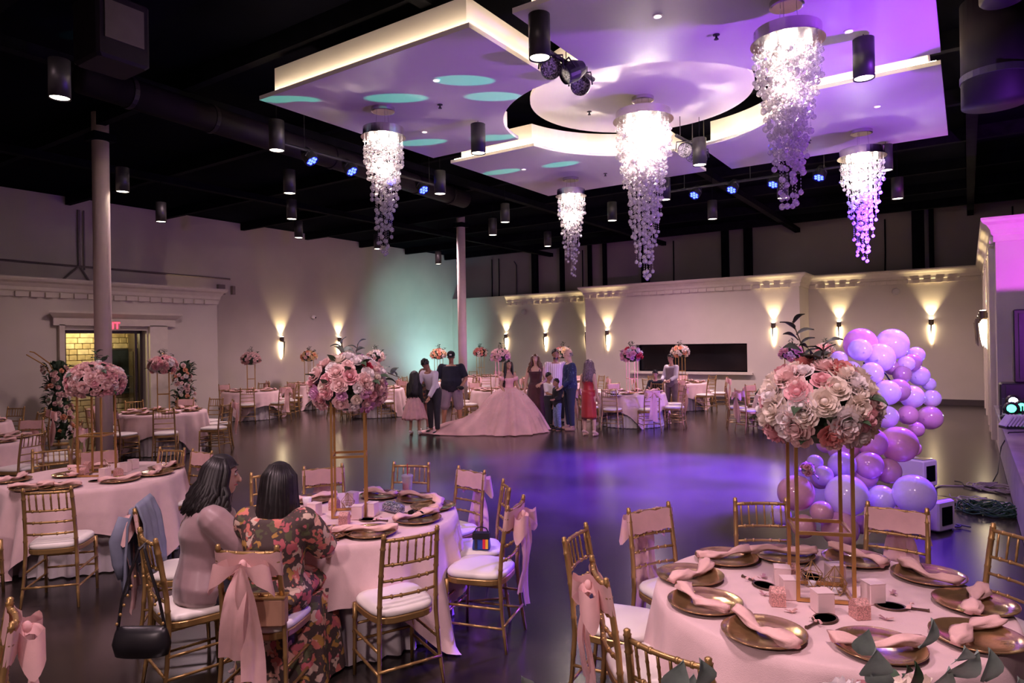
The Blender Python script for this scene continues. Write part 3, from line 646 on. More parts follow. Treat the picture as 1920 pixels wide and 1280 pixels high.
def build_sash(t, seed, detailed=True):
    rn = random.Random(seed); nu = 16 if detailed else 8
    q = MB()
    # closed band wrapped round the upper back
    def band(u, v):
        a = 2*pi*u; x = cos(a)*.182; x = max(-.178, min(.178, x*1.15)); z = .765+.125*v+.006*sin(9*a+seed)
        y = -.232+(.85*(z-.83))*-.16 + sin(a)*.022 - (.022*(1-(x/.18)**2)); return (x, y, z)
    q.grid(band, 28 if detailed else 14, 3, closeu=True)
    s_ = q.obj('sash', SASH, t, smooth=True)
    y0 = -.285
    for sg in (-1, 1):     # bow loops
        q = MB()
        def loop(u, v, sg=sg):
            a = 2*pi*u; r = .5-.5*cos(a); wv = (.016+.060*r)*(v-.5)*2
            return (sg*(.008+.155*r-.03*(v-.5)), y0-.018-.045*sin(a)-.012*r, .835-.065*r+wv+.014*sin(a*3+seed)*r)
        q.grid(loop, nu, 3, closeu=True); q.obj('bow_loop', SASH, s_, smooth=True)
    q = MB(); q.ell((0, y0-.012, .835), (.022, .02, .03), 10, 6); q.obj('knot', SASH, s_, smooth=True)
    for sg, L in ((-1, .46+.08*rn.random()), (1, .52+.08*rn.random())):
        q = MB(); dx = sg*(.02+.03*rn.random())
        def tail(u, v, sg=sg, L=L, dx=dx):
            w_ = .018+.045*min(1, v*3.5); return (dx*v*1.5+sg*.01+(u-.5)*2*w_, y0-.02-.02*sin(v*5+sg)+.012*sin(u*9+v*4+seed)*min(1, v*3), .83-L*v-.02*u*(v > .97))
        q.grid(tail, 6 if detailed else 4, 12 if detailed else 6); q.obj('tail', SASH, s_, smooth=True)
    return s_
ch_near = build_chair('banquet_chair'); freeze(ch_near)
ch_near_s = build_chair('banquet_chair'); build_sash(ch_near_s, 1); freeze(ch_near_s)
ch_far = build_chair('banquet_chair', False); freeze(ch_far)
ch_far_s = build_chair('banquet_chair', False); build_sash(ch_far_s, 2, False); freeze(ch_far_s)
PROTO = {(1, 0): ch_near, (1, 1): ch_near_s, (0, 0): ch_far, (0, 1): ch_far_s}; FIRST = set()
def put_chair(x, y, face, near, sash, label, group=None):
    p = PROTO[(near, sash)]; loc = (x, y, 0); rz = face-pi/2
    if p.name not in FIRST:
        FIRST.add(p.name); p.location = loc; p.rotation_euler = (0, 0, rz); p['label'] = label
        if group: p['group'] = group
        return p
    c = dup(p, loc, rz, label)
    if group: c['group'] = group
    elif 'group' in c.keys(): del c['group']
    return c
def chair_px(x0, y0, x1, y1, sash, label, tc=None, face=None, push=0):
    """chair whose back-post tops stand at the two pixels"""
    a, b = at_z(x0, y0, .925), at_z(x1, y1, .925); mid = (a+b)/2; d = V((tc[0]-mid.x, tc[1]-mid.y)) if tc else V((cos(face), sin(face)))
    pr = V((-(b-a).y, (b-a).x));
    if pr.dot(d) < 0: pr = -pr
    f = (pr.normalized()*.6+d.normalized()*.4).normalized() if face is None else V((cos(face), sin(face)))
    return put_chair(mid.x+f.x*(.245+push), mid.y+f.y*(.245+push), math.atan2(f.y, f.x), 1, sash, label)

# ------------------------------------------------------------------ round tables, cloths, place settings
TH_ = .75
def cloth_mesh(seed, R=.748, half=1.10, rot=.3, zt=TH_+.006, floor=True, nseg=144):
    rn = random.Random(seed); ph = [rn.random()*6.28 for _ in range(5)]
    q = MB(); rows = []
    for j, r in enumerate((.02, .35, .6, .72, R-.008)): rows.append([V((r*cos(2*pi*i/nseg), r*sin(2*pi*i/nseg), zt)) for i in range(nseg)])
    nv = 13
    for j in range(nv+1):
        f = j/nv; row = []
        for i in range(nseg):
            a = 2*pi*i/nseg; b = a-rot; L = half/max(abs(cos(b)), abs(sin(b)))-R; L = min(L, zt+.08)
            cor = max(0, (L-.36)/.4); d = f*L
            fold = .5+.5*sin(17*a+ph[0]+1.3*sin(3*a+ph[1])); fold2 = .5+.5*sin(29*a+ph[2])
            rr = R+.012+min(d, .75)*(.05+.20*fold*(.6+.5*cor))+.02*fold2*f
            z_ = zt-.012-d
            if z_ < .012: rr += (.012-z_)*.6; z_ = .012+.012*fold2
            if j == 0: rr = R+.006; z_ = zt-.006
            row.append(V((rr*cos(a), rr*sin(a), z_)))
        rows.append(row)
    q.rings(rows, 0, True, False); return q
def skirt_mesh(seed, r=.66, z0=.70, n=180, fl=.02):
    q = MB(); rn = random.Random(seed); p = rn.random()*6
    q.rings([[V(((rr+am*sin(36*2*pi*i/n+p+2*sin(5*2*pi*i/n)))*cos(2*pi*i/n), (rr+am*sin(36*2*pi*i/n+p+2*sin(5*2*pi*i/n)))*sin(2*pi*i/n), z_)) for i in range(n)]
             for z_, rr, am in ((z0, r, .008), (.45, r+.01, .014), (.2, r+.02, .02), (.012, r+.04, .028))], cap0=False, cap1=False); return q
TT = MB(); TT.lathe([(.74, 0), (.75, .01), (.75, .03), (.74, .035)], n=48); TT = TT.mesh('tabletop', mat('plywood', (.45, .3, .18), .6))
LG = MB(); LG.tube([(0, 0, 0), (0, 0, .70)], .015, 6); LG = LG.mesh('leg', STEEL)
def table(cx, cy, name_phrase, seed, rot=.3, R=.748, half=1.10, near=False):
    t = thing('round_table', 'round banquet table '+name_phrase, 'table', (cx, cy, 0))
    ob('tabletop', TT, t, (0, 0, TH_-.04))
    for k in range(4): ob('leg', LG, t, (.45*cos(k*pi/2+.7), .45*sin(k*pi/2+.7), 0))
    c = thing('tablecloth', 'blush tablecloth over white underskirt, table '+name_phrase, 'tablecloth', (cx, cy, 0))
    cloth_mesh(seed, R, half, rot, nseg=216 if near else 120).obj('overlay', LINEN, c, smooth=True)
    skirt_mesh(seed).obj('underskirt', LINEN_W, c, smooth=True)
    return t
ZP_ = TH_+.010
# charger plate
q = MB(); q.lathe([(.09, .0), (.10, .0), (.155, .012), (.165, .018), (.166, .022), (.162, .022), (.125, .010), (.118, .007), (.0012, .007)], n=48, cap0=True); CHm = q.mesh('charger_plate', [CHARG], True)
def napkin_mesh(seed):
    rn = random.Random(seed); q = MB(); N_ = 22; p1, p2 = rn.random()*6, rn.random()*6; bend = rn.uniform(-.05, .05); kn = rn.uniform(.38, .6)
    rs = []
    for i in range(N_+1):
        t = i/N_; x = (t-.5)*.345; y = bend*math.sin(pi*t)*1.2+.012*sin(5*t+p1); d = abs(t-kn)/.5
        w_ = .010+.030*min(1, d*1.6)**.8; w_ *= 1 if d < .8 else max(.45, 1-(d-.8)*1.4); h = .010+.009*min(1, d*2)
        tw = .5*sin(6*t+p2); z_ = .016+h+.006*sin(9*t+p1)
        ring = []
        for k in range(14):
            a = 2*pi*k/14; rr = 1+.24*sin(4*a+11*t+p1)+.14*sin(7*a-9*t+p2)
            yy, zz = cos(a)*w_*rr, sin(a)*h*rr; ring.append(V((x, y+yy*cos(tw)-zz*sin(tw)*.5, max(.008, z_+zz*cos(tw)+yy*sin(tw)*.35))))
        rs.append(ring)
    q.rings(rs); return q.mesh('napkin', NAPK, True)
NAPm = [napkin_mesh(s_) for s_ in range(6)]
def setting(x, y, a, tab, phrase=None, group=None, nap=True, i=0):
    """charger with a twisted napkin; phrase singles it out, else it shares its label with its group"""
    lb = 'gold charger plate '+phrase
    ob('charger_plate', CHm, loc=(x, y, ZP_), rz=a, label=lb, cat='plate', group='gold charger plates on the '+tab)
    if nap:
        o = ob('napkin', NAPm[i % 6], loc=(x, y, ZP_+.004), rz=a, label='twisted pink napkin '+phrase, cat='napkin', group='twisted napkins on the '+tab)

# ------------------------------------------------------------------ flowers
def petal(q, R, w_, h, open_, az, curl=.3, n=3, ruff=0, ph=0):
    def f(u, v):
        s_ = (u-.5)*2; hw = w_*(.45+.55*min(1, v*1.7)); a = az+s_*hw
        rr = R*(.10+open_*.90*v**.9)*(1-.22*s_*s_*v*v); z_ = h*v*(1-.35*s_*s_*v)
        if open_ > .6: z_ -= curl*R*max(0, v-.55)**1.3*open_
        if ruff: z_ += ruff*R*sin(8*s_+ph)*v*v; rr += ruff*R*.8*cos(9*s_+ph)*v*v
        return (rr*cos(a), rr*sin(a), z_)
    q.grid(f, n, n)
def rose_mb(r=1, seed=0):
    rn = random.Random(seed); q = MB()
    for k, (cnt, op, hh, w_) in enumerate(((5, 1.0, .50, .80), (5, .74, .72, .80), (4, .48, .84, .95), (3, .26, .90, 1.2))):
        for i in range(cnt): petal(q, r, w_*r, hh*r, op, 2*pi*i/cnt+k*.6+rn.random()*.2, n=4)
    q.ell((0, 0, .50*r), (.26*r, .26*r, .38*r), 10, 6); return q
def peony_mb(r=1, seed=0):
    rn = random.Random(seed+9); q = MB(); q.ell((0, 0, .42*r), (.28*r, .28*r, .36*r), 10, 6)
    for k, (cnt, op, hh, w_) in enumerate(((7, 1.05, .40, .60), (7, .90, .58, .60), (6, .70, .72, .66), (5, .48, .80, .80), (4, .28, .84, .95))):
        for i in range(cnt): petal(q, r*(1+.08*rn.random()), w_*r, hh*r*(1+.1*rn.random()), op, 2*pi*i/cnt+k*.5+rn.random()*.3, n=5, ruff=.03, ph=rn.random()*6)
    return q
FCOL = dict(pink=((.90, .48, .52), .12), blush=((.92, .66, .64), .08), cream=((.92, .80, .70), .06), white=((.92, .84, .84), .06), coral=((.85, .34, .32), .15), mauve=((.62, .33, .33), .15), lilac=((.82, .45, .70), .15), yellow=((.85, .66, .40), .1), red=((.70, .04, .10), .2), peach=((.92, .45, .28), .15), rosy=((.88, .60, .58), .1))
FM = {k: mat('petal_'+k, c, .7, var=v, vscale=30, transl=.25) for k, (c, v) in FCOL.items()}
LEAF = mat('leaf_green', (.035, .075, .035), .5, var=.25, vscale=20); EUC = mat('eucalyptus', (.26, .33, .29), .6, var=.2, vscale=20, transl=.15); STEM = mat('stem_brown', (.12, .08, .05), .7)
_fm = {}
def flower_mesh(kind, col, v):
    k = (kind, col, v)
    if k not in _fm: _fm[k] = (rose_mb(1, v) if kind == 'rose' else peony_mb(1, v)).mesh(kind, FM[col], True)
    return _fm[k]
def leaf_mb(L=.07, w_=.04, pointed=True):
    q = MB(); q.grid(lambda u, v: ((u-.5)*2*w_/2*math.sin(pi*min(1, v**.75+.02))**(.9 if pointed else .6)+.0001, L*v, .012*sin(pi*v)+abs(u-.5)*.012), 4, 6); return q
LFm = leaf_mb().mesh('leaf', LEAF, True); EUm = leaf_mb(.075, .055).mesh('leaf', EUC, True); DKm = leaf_mb(.085, .062).mesh('leaf', mat('leaf_dark', (.05, .06, .05), .5), True)
def orient(o, d, spin=0):
    o.rotation_mode = 'QUATERNION'; o.rotation_quaternion = V(d).to_track_quat('Z', 'Y') @ Matrix.Rotation(spin, 3, 'Z').to_quaternion()
def bouquet(parent, c, a, b, n, cols, seed, sizes=(.05, .085), parts=True, leaves=6, sprig=None, sprigmesh=None, cut=-.6):
    """dome of flower heads with leaves; c = centre in the parent frame, a/b = half width / half height"""
    rn = random.Random(seed); core = MB(); core.ell(c, (a*.72, a*.72, b*.72), 14, 8); core.obj('foliage_core', mat('foliage_dark', (.02, .045, .02), .8, var=.3, vscale=60), parent)
    stuff = {}
    for i in range(n):
        zf = 1-(1-cut)*(i+.5)/n; rr = math.sqrt(max(0, 1-zf*zf)); th = i*2.39996+rn.uniform(-.2, .2)
        d = V((rr*cos(th), rr*sin(th), zf)); p = V(c)+V((d.x*a*.86, d.y*a*.86, d.z*b*.86)); nrm = V((d.x/a, d.y/a, d.z/b)).normalized()
        s_ = rn.uniform(*sizes); col = rn.choice(cols); kind = rn.choice(('rose', 'peony')) if s_ > sizes[0]+.3*(sizes[1]-sizes[0]) else 'rose'
        p = p-nrm*s_*.35
        if parts:
            o = ob(kind, flower_mesh(kind, col, rn.randrange(3)), parent, p); orient(o, nrm+V((0, 0, .05)), rn.random()*6); o.scale = (s_, s_, s_)
        else:
            q = stuff.setdefault(col, MB()); M_ = nrm.to_track_quat('Z', 'Y').to_matrix()
            src = MB()
            for k, (cnt, op, hh) in enumerate(((5, 1.0, .5), (4, .6, .8), (3, .3, .9))):
                for j in range(cnt): petal(src, 1, .85, hh, op, 2*pi*j/cnt+k, n=2)
            q.add([p+M_ @ (V(v)*s_) for v in src.v], src.f)
    for col, q in stuff.items(): q.obj('flower_heads', FM[col], parent, kind='stuff')
    for i in range(leaves):
        th = rn.random()*6.28; zf = rn.uniform(cut, .8); rr = math.sqrt(1-zf*zf); d = V((rr*cos(th), rr*sin(th), zf)); p = V(c)+V((d.x*a*.85, d.y*a*.85, d.z*b*.85))
        o = ob('leaf', LFm, parent, p); o.rotation_euler = (rn.uniform(-.6, .9), rn.uniform(-.5, .5), th-pi/2); o.scale = (1.2,)*3
    if sprig:
        for (dx, dy, hh, nl) in sprig:
            q = MB(); top_ = V(c)+V((dx, dy, b+hh)); base = V(c)+V((dx*.3, dy*.3, b*.5)); q.tube([base, base.lerp(top_, .5)+V((.01, 0, .01)), top_], .003, 5); st_ = q.obj('sprig', STEM, parent)
            for k in range(nl):
                p = base.lerp(top_, .35+.65*(k+.5)/nl); o = ob('leaf', sprigmesh or EUm, st_, p); sg = 1 if k % 2 else -1
                o.rotation_euler = (rn.uniform(.1, .9), rn.uniform(-.6, .6), rn.uniform(-.6, .6)+(pi/2 if sg > 0 else -pi/2)); s_ = rn.uniform(.8, 1.25); o.scale = (s_,)*3
def stand_mb(t, w_=.20, h=.80, shelf=.33, r=.006, sq=True):
    hw = w_/2
    for x, y in ((-hw, -hw), (hw, -hw), (hw, hw), (-hw, hw)):
        q = MB(); q.box((x, y, h/2), (r*2, r*2, h)); q.obj('upright', GOLDW, t)
    for z_, nm in ((r, 'base_rail'), (shelf, 'shelf_rail'), (h-r, 'top_rail')):
        for k in range(4):
            a = k*pi/2; q = MB(); q.box((-hw*sin(a), hw*cos(a), z_), (w_-2*r if k % 2 == 0 else 2*r, w_-2*r if k % 2 else 2*r, 2*r)); q.obj(nm, GOLDW, t)
def centerpiece(x, y, label, n, cols, seed, z=ZP_, rz=.6, a=.28, b=.18, parts=True, **kw):
    t = thing('flower_centerpiece', label, 'centerpiece', (x, y, z), rz); kd = kw.pop('stand', {})
    stand_mb(t, **kd); h = kd.get('h', .80)
    bouquet(t, (0, 0, h+.07), a, b, n, cols, seed, parts=parts, **kw); return t

# ------------------------------------------------------------------ the three near tables
T1, T2, T3 = (-.59, 3.42), (-3.66, 3.33), (-6.93, 3.13)
N1, N2, N3 = 'nearest, at the bottom right', 'where the two women sit', 'at left before the near column'
table(*T1, N1, 11, .35, near=True); table(*T2, N2, 12, .75, near=True); table(*T3, N3, 13, 1.0, near=True)
TN = {T1: 'right near table', T2: 'two women\'s table', T3: 'left near table'}
def plates(T, pts, extra=()):
    for i, (px, py) in enumerate(pts):
        p = at_z(px, py, ZP_+.01); a = math.atan2(p.y-T[1], p.x-T[0])+pi/2+random.uniform(-.5, .5)
        setting(p.x, p.y, a, TN[T], 'at %s o\'clock on the %s' % (dir16(T, p), TN[T]), i=i)
plates(T1, [(1362, 1045), (1294, 1079), (1322, 1129), (1432, 1186), (1648, 1212), (1832, 1194), (1828, 1131), (1741, 1079), (1603, 1048), (1468, 1040)])
plates(T2, [(695, 997), (782, 972), (812, 949), (785, 934), (714, 928), (590, 935), (610, 1000)])
plates(T3, [(60, 914), (112, 912), (225, 899), (290, 887), (312, 876), (135, 889), (165, 878), (20, 900)])
CH = [ # pixels of the two back-post tops, sash, table, words
 (715, 1003, 823, 983, 0, T2, 'plain gold chair before the two women\'s table, right of the woman in floral dress'),
 (949, 949, 983, 926, 1, T2, 'gold banquet chair with big pink bow at right of the two women\'s table'),
 (943, 897, 955, 914, 0, T2, 'gold banquet chair seen edge-on with the small colourful handbag on its seat'),
 (858, 872, 910, 881, 1, T2, 'gold banquet chair with pink sash at far right of the two women\'s table'),
 (736.6, 865, 805.6, 866, 0, T2, 'plain gold banquet chair behind the plastic cup on the two women\'s table'),
 (567.6, 874, 644, 868, 1, T2, 'gold banquet chair with pink sash behind the stand of the near pink bouquet'),
 (468, 884.7, 549.6, 878.6, 0, T2, 'plain gold banquet chair mostly hidden behind the woman in the floral dress'),
 (254, 953, 278, 932, 1, T2, 'gold banquet chair with a grey-blue jacket hung on its back'),
 (267, 987, 288, 1010, 0, T2, 'gold banquet chair under the seated woman in the mauve blouse'),
 (403, 1021, 525, 1021, 1, T2, 'gold banquet chair with pink bow under the seated woman in the floral dress'),
 (46, 915, 131, 911, 0, T3, 'plain gold banquet chair fully seen in front of the left near table'),
 (1056, 1008, 1101, 978, 0, T1, 'plain gold banquet chair leftmost at the right near table'),
 (1174, 953, 1258, 939, 1, T1, 'gold banquet chair with pink sash at the far left of the right near table'),
 (1373, 933, 1479, 932.5, 0, T1, 'plain gold chair at far side of the right near table, left of balloons'),
 (1109, 1039, 1139, 1085, 1, T1, 'gold chair with a long pink bow at the lower left of the right near table'),
 (1171, 1177, 1335, 1233, 0, T1, 'plain gold banquet chair lowest in the picture, before the right near table'),
 (1621, 939, 1744, 952.5, 1, T1, 'gold banquet chair with pink sash in front of the balloons'),
 (1868, 981, 1962, 1010, 0, T1, 'plain gold banquet chair cut by the right edge of the picture'),
 (60, 842, 130, 836, 0, T3, 'plain gold banquet chair at the far left side of the left near table'),
 (160, 842, 208, 838, 1, T3, 'gold banquet chair with pink sash behind the left bouquet stand'),
 (300, 838, 345, 838, 0, T3, 'plain gold banquet chair at the far right of the left near table'),
 (347, 842, 411, 843, 1, T3, 'gold banquet chair with pink sash just behind the head of the woman in mauve'),
]
for x0, y0, x1, y1, s_, T_, lb in CH: chair_px(x0, y0, x1, y1, s_, lb, tc=T_)
chair_px(5, 1118, 36, 1168, 1, 'gold banquet chair with a pink bow cut by the bottom left corner', face=rad(252))
p = T3; put_chair(p[0]+.30, p[1]-1.15, rad(110), 1, 0, 'gold banquet chair cut by the left edge, its white seat beside the left near table')
# ------------------------------------------------------------------ the tables further back
FAR = [ # px, k, phrase, bouquet words, colours, first chair angle, skipped chairs
 (305, 12.9, 'before the open doorway', 'blush bouquet on a gold stand in front of the doorway', ['blush', 'pink', 'white', 'rosy'], 0.3, ()),
 (470, 18.6, 'under the left wall light', 'dusty rose bouquet near the left wall, leftmost of the far ones', ['rosy', 'mauve', 'blush'], 0, ()),
 (579, 21.5, 'left of near pink bouquet', 'peach bouquet just above and left of the near pink bouquet', ['peach', 'yellow', 'blush'], .4, ()),
 (704, 18.8, 'right of near pink bouquet', 'dusty white bouquet right of the near pink bouquet', ['cream', 'rosy', 'white'], .2, (0,)),
 (822, 21.8, 'behind the man in cap', 'small peach and cream bouquet behind the man in the cap', ['peach', 'cream', 'yellow'], .1, ()),
 (900, 24.8, 'just right of far column', 'orange and peach bouquet just right of the far column', ['peach', 'coral', 'cream'], 0, ()),
 (938, 17.4, 'left of the ball gown', 'mauve pink bouquet behind the girl in the ball gown', ['rosy', 'lilac', 'blush'], .5, (0, 7)),
 (1055, 20.5, 'behind the standing group', 'yellow and coral bouquet above the heads of the standing group', ['yellow', 'cream', 'coral'], .2, ()),
 (1184, 15.8, 'lit violet left of screen', 'bright pink and violet bouquet left of the black screen', ['pink', 'lilac', 'white', 'red'], .0, ()),
 (1275, 19.4, 'below the black screen', 'cream and peach bouquet in front of the black screen', ['cream', 'peach', 'blush', 'white'], .3, ()),
 (1484, 14.6, 'behind the big near bouquet', 'white and pink bouquet just left of the leaves of the big near bouquet', ['white', 'lilac', 'pink'], .2, ()),
 (1546, 18.5, 'behind the balloon arch', 'pink bouquet between the leaves of the big near bouquet and the balloons', ['pink', 'blush', 'white'], .2, ()),
 (-62, 9.0, 'cut by left edge, nearer', 'bouquet outside the left edge', ['pink', 'blush'], .2, ()),
 (-85, 11.3, 'cut by left edge, farther', 'bouquet outside the left edge, farther', ['pink', 'blush'], .0, ()),
]
FT = []; rnf = random.Random(5)
for i, (px, k, ph, fl_, cols, a0, skip) in enumerate(FAR):
    a = at_k(px, 645, k); cx, cy = a.x, a.y; FT.append((cx, cy)); nr = k < 13.5
    table(cx, cy, ph, 20+i, rnf.random()*1.5)
    centerpiece(cx, cy, fl_, 60 if nr else 34, cols, 40+i, rz=rnf.random()*1.5, parts=k < 13.5, leaves=5, sizes=(.045, .075) if nr else (.06, .09), sprig=[(.03, 0, .10, 6), (-.05, .02, .07, 5), (.2, .1, -.03, 4)], sprigmesh=LFm, a=.285, b=.215)
    ns = 9 if nr else 8
    for j in range(ns):
        if j in skip: continue
        th = a0+2*pi*j/ns+rnf.uniform(-.08, .08); rr = rnf.uniform(.98, 1.12); x, y = cx+rr*cos(th), cy+rr*sin(th)
        if y > YL-.4 or (x < XL+.4) or (x < XP+.4 and y < yE+.3) or (y > YP-.4 and XPA-.3 < x < XPB+.3): continue
        sash = (j+i) % 2; f = th+pi+rnf.uniform(-.2, .2)
        put_chair(x, y, f, 0, sash, '%s at %s o\'clock of table %s' % ('gold chair with pink sash' if sash else 'plain gold chair', dir16((cx, cy), (x, y)), ph), 'gold chairs round the table '+ph)
    npl = 8
    for j in range(npl):
        th = a0+.2+2*pi*j/npl; setting(cx+.54*cos(th), cy+.54*sin(th), th+rnf.uniform(-1, 1), 'table '+ph, 'at %s o\'clock on table %s' % (dir16((cx, cy), (cx+.54*cos(th), cy+.54*sin(th))), ph), i=j)
# bouquets of the near tables
centerpiece(*T1, 'big cream and coral bouquet on a gold stand, on the right near table', 80, ['cream', 'cream', 'cream', 'white', 'blush', 'white', 'pink', 'coral', 'blush', 'cream', 'blush', 'pink'], 3, rz=.36, a=.285, b=.235, leaves=14,
            sizes=(.052, .080), sprig=[(-.10, .02, .17, 7), (.02, -.05, .06, 5), (-.02, .04, .02, 4)], sprigmesh=DKm, cut=-.72, stand=dict(w_=.235, h=.80, shelf=.31, r=.0075))
centerpiece(*T2, 'large pink and lilac bouquet on a gold stand on the two women\'s table', 96, ['pink', 'blush', 'lilac', 'white', 'blush', 'blush', 'white', 'white', 'lilac', 'pink', 'blush', 'cream', 'white', 'white', 'rosy', 'blush', 'cream', 'pink', 'red'], 4, rz=.76, a=.300, b=.245, leaves=16,
            sizes=(.042, .070), sprig=[(-.05, .05, .06, 5), (.07, .02, .05, 5), (.36, .1, -.2, 4)], sprigmesh=EUm, cut=-.72, stand=dict(w_=.225, h=.84, shelf=.42, r=.0075))
centerpiece(*T3, 'pink and mauve bouquet on a gold stand in front of the near column', 108, ['rosy', 'pink', 'blush', 'rosy', 'blush', 'white'], 5, rz=.6, a=.28, b=.205, leaves=14,
            sizes=(.038, .062), sprig=[(-.02, .05, .08, 5), (.07, .02, .02, 5)], sprigmesh=LFm, cut=-.7, stand=dict(w_=.225, h=.82, shelf=.38, r=.0075))
# small things on the tables
q = MB(); q.bbox((0, 0, .045), (.075, .075, .09), .003); q.box((0, 0, .0915), (.076, .076, .003)); FB = q.mesh('favor_box', BOXW)
q = MB(); q.box((0, 0, .03), (.062, .062, .06)); q.rings([[(-.031, -.031, .06), (.031, -.031, .06), (.031, .031, .06), (-.031, .031, .06)], [(-.031, -.004, .082), (.031, -.004, .082), (.031, .004, .082), (-.031, .004, .082)]]); FG = q.mesh('glitter_box', BOXP)
def at_t(px, py): p = at_z(px, py, TH_+.008); return (p.x, p.y, TH_+.008)
def boxes(lst, T, where):
    for i, (px, py, big, ang, wd) in enumerate(lst):
        ob('favor_box' if big else 'glitter_box', FB if big else FG, loc=at_t(px, py), rz=ang, label=('pale pink favor box ' if big else 'small glittery gift box ')+wd+' on the '+TN[T], cat='gift box')
boxes([(1467, 1097, 1, .3, 'behind another, left of the stand'), (1481, 1120, 1, .5, 'left of the bouquet stand, in front'), (1542, 1146, 1, .62, 'directly in front of the bouquet stand'), (1637, 1128, 1, .7, 'right of the bouquet stand'), (1566, 1092, 1, .6, 'behind the bouquet stand'),
       (1458, 1133, 0, .4, 'leftmost, in front'), (1612, 1157, 0, .7, 'right front of the bouquet stand'), (1487, 1086, 0, .4, 'behind the left favor boxes')], T1, '')
boxes([(697, 966, 1, .3, 'right of the bouquet stand'), (671, 972, 1, .6, 'in front of the bouquet stand'), (590, 967, 1, .2, 'left of the bouquet stand'), (660, 945, 1, .2, 'behind the stand'), (646, 982, 0, .5, 'lowest'), (627, 955, 0, .3, 'inside the stand foot')], T2, '')
boxes([(197, 896, 1, .3, 'left of centre'), (236, 884, 1, .5, 'largest looking, right of the stand'), (250, 878, 1, .2, 'right of the stand, behind'), (157, 892, 0, .5, 'leftmost'), (165, 880, 0, .3, 'behind the leftmost'), (222, 893, 0, .1, 'in the middle front')], T3, '')
def hand_mirror(px, py, ang, T, wd):
    t = thing('hand_mirror', 'small oval hand mirror %s on the %s' % (wd, TN[T]), 'hand mirror', at_t(px, py), ang)
    q = MB(); q.rings([[V((.062*cos(2*pi*k/28)*s_, .046*sin(2*pi*k/28)*s_, z)) for k in range(28)] for s_, z in ((1, 0), (1.06, .004), (1, .009), (.86, .008))], cap1=False); q.obj('frame', DARKF, t)
    q = MB(); q.rings([[V((.062*cos(2*pi*k/28)*s_, .046*sin(2*pi*k/28)*s_, .0075)) for k in range(28)] for s_ in (.87, .5)]); q.obj('glass', MIRR, t)
    q = MB(); q.tube([(.062, 0, .005), (.10, 0, .006), (.14, 0, .005), (.148, 0, .005)], [.007, .005, .006, .009], 8); q.obj('handle', DARKF, t)
    q = MB()
    for s_ in (-1, 1): q.grid(lambda u, v: (.075+.035*(u-.5)*v*s_*.6+.012*s_*v, s_*.032*v, .014+.012*sin(pi*v)), 3, 4)
    q.ell((.075, 0, .014), (.008, .007, .006), 8, 5); q.obj('ribbon', SASH, t)
hand_mirror(1433, 1099, pi*.82, T1, 'left of the favor boxes'); hand_mirror(1547, 1161, -1.9, T1, 'lowest, before the front favor box'); hand_mirror(1670, 1138, .2, T1, 'right of the favor boxes'); hand_mirror(1524, 1084, 2.2, T1, 'behind the stand')
hand_mirror(690, 975, .3, T2, 'under the silver clutch side'); hand_mirror(628, 1002, -.6, T2, 'beside the floral dress')
hand_mirror(118, 894, 2.6, T3, 'at the left'); hand_mirror(180, 902, .6, T3, 'in front of the stand')
def butterfly(px, py, ang, wd):
    q = MB()
    for s_ in (-1, 1):
        q.add([(0, 0, .003), (.012, s_*.024, .012), (-.004, s_*.030, .014), (-.010, s_*.012, .008)], [(0, 1, 2, 3)]); q.add([(0, 0, .003), (-.008, s_*.010, .007), (-.022, s_*.018, .010), (-.016, s_*.004, .005)], [(0, 1, 2, 3)])
    q.tube([(-.018, 0, .003), (.014, 0, .004)], .0018, 5); q.obj('paper_butterfly', mat('butterfly_foil', (.75, .42, .38), .35, .5), label='small rose gold paper butterfly '+wd, cat='decoration', loc=at_t(px, py), rz=ang)
butterfly(1434, 1083, .5, 'above the left hand mirror'); butterfly(1434, 1115, 1.2, 'left of the glittery box'); butterfly(1483, 1147, 2.2, 'below the glittery box, near the lowest plate'); butterfly(1677, 1114, .2, 'above the right hand mirror'); butterfly(1662, 1161, 1.5, 'below the right hand mirror'); butterfly(1606, 1090, 1.5, 'right of the stand, behind')
def geo_holder(px, py, s_, label, ang):
    t = thing('candle_holder', label, 'candle holder', at_t(px, py), ang); L1 = [(.035*cos(k*pi/2.5), .035*sin(k*pi/2.5), 0) for k in range(5)]; L2 = [(.052*cos(k*pi/2.5+.63), .052*sin(k*pi/2.5+.63), .055) for k in range(5)]; tp = (0, 0, .12)
    q = MB()
    for k in range(5):
        for a_, b_ in ((L1[k], L1[(k+1) % 5]), (L1[k], L2[k]), (L1[(k+1) % 5], L2[k]), (L2[k], L2[(k+1) % 5]), (L2[k], tp)): q.tube([V(a_)*s_+V((0, 0, .003)), V(b_)*s_+V((0, 0, .003))], .0018, 5)
    q.obj('wire_cage', GOLD, t); q = MB(); q.lathe([(.018, .004), (.018, .022), (.016, .022), (.004, .020)], n=14); q.obj('tea_candle', WHITEP, t)
geo_holder(1523, 1098, 1.0, 'gold wire geometric candle holder standing left inside the stand foot of the right near table', 0); geo_holder(1566, 1112, 1.05, 'gold wire geometric candle holder standing right inside the stand foot of the right near table', .4)
geo_holder(652, 955, 1.0, 'gold wire geometric candle holder on the two women\'s table', .4); geo_holder(196, 884, 1.0, 'gold wire geometric candle holder on the left near table', .4)
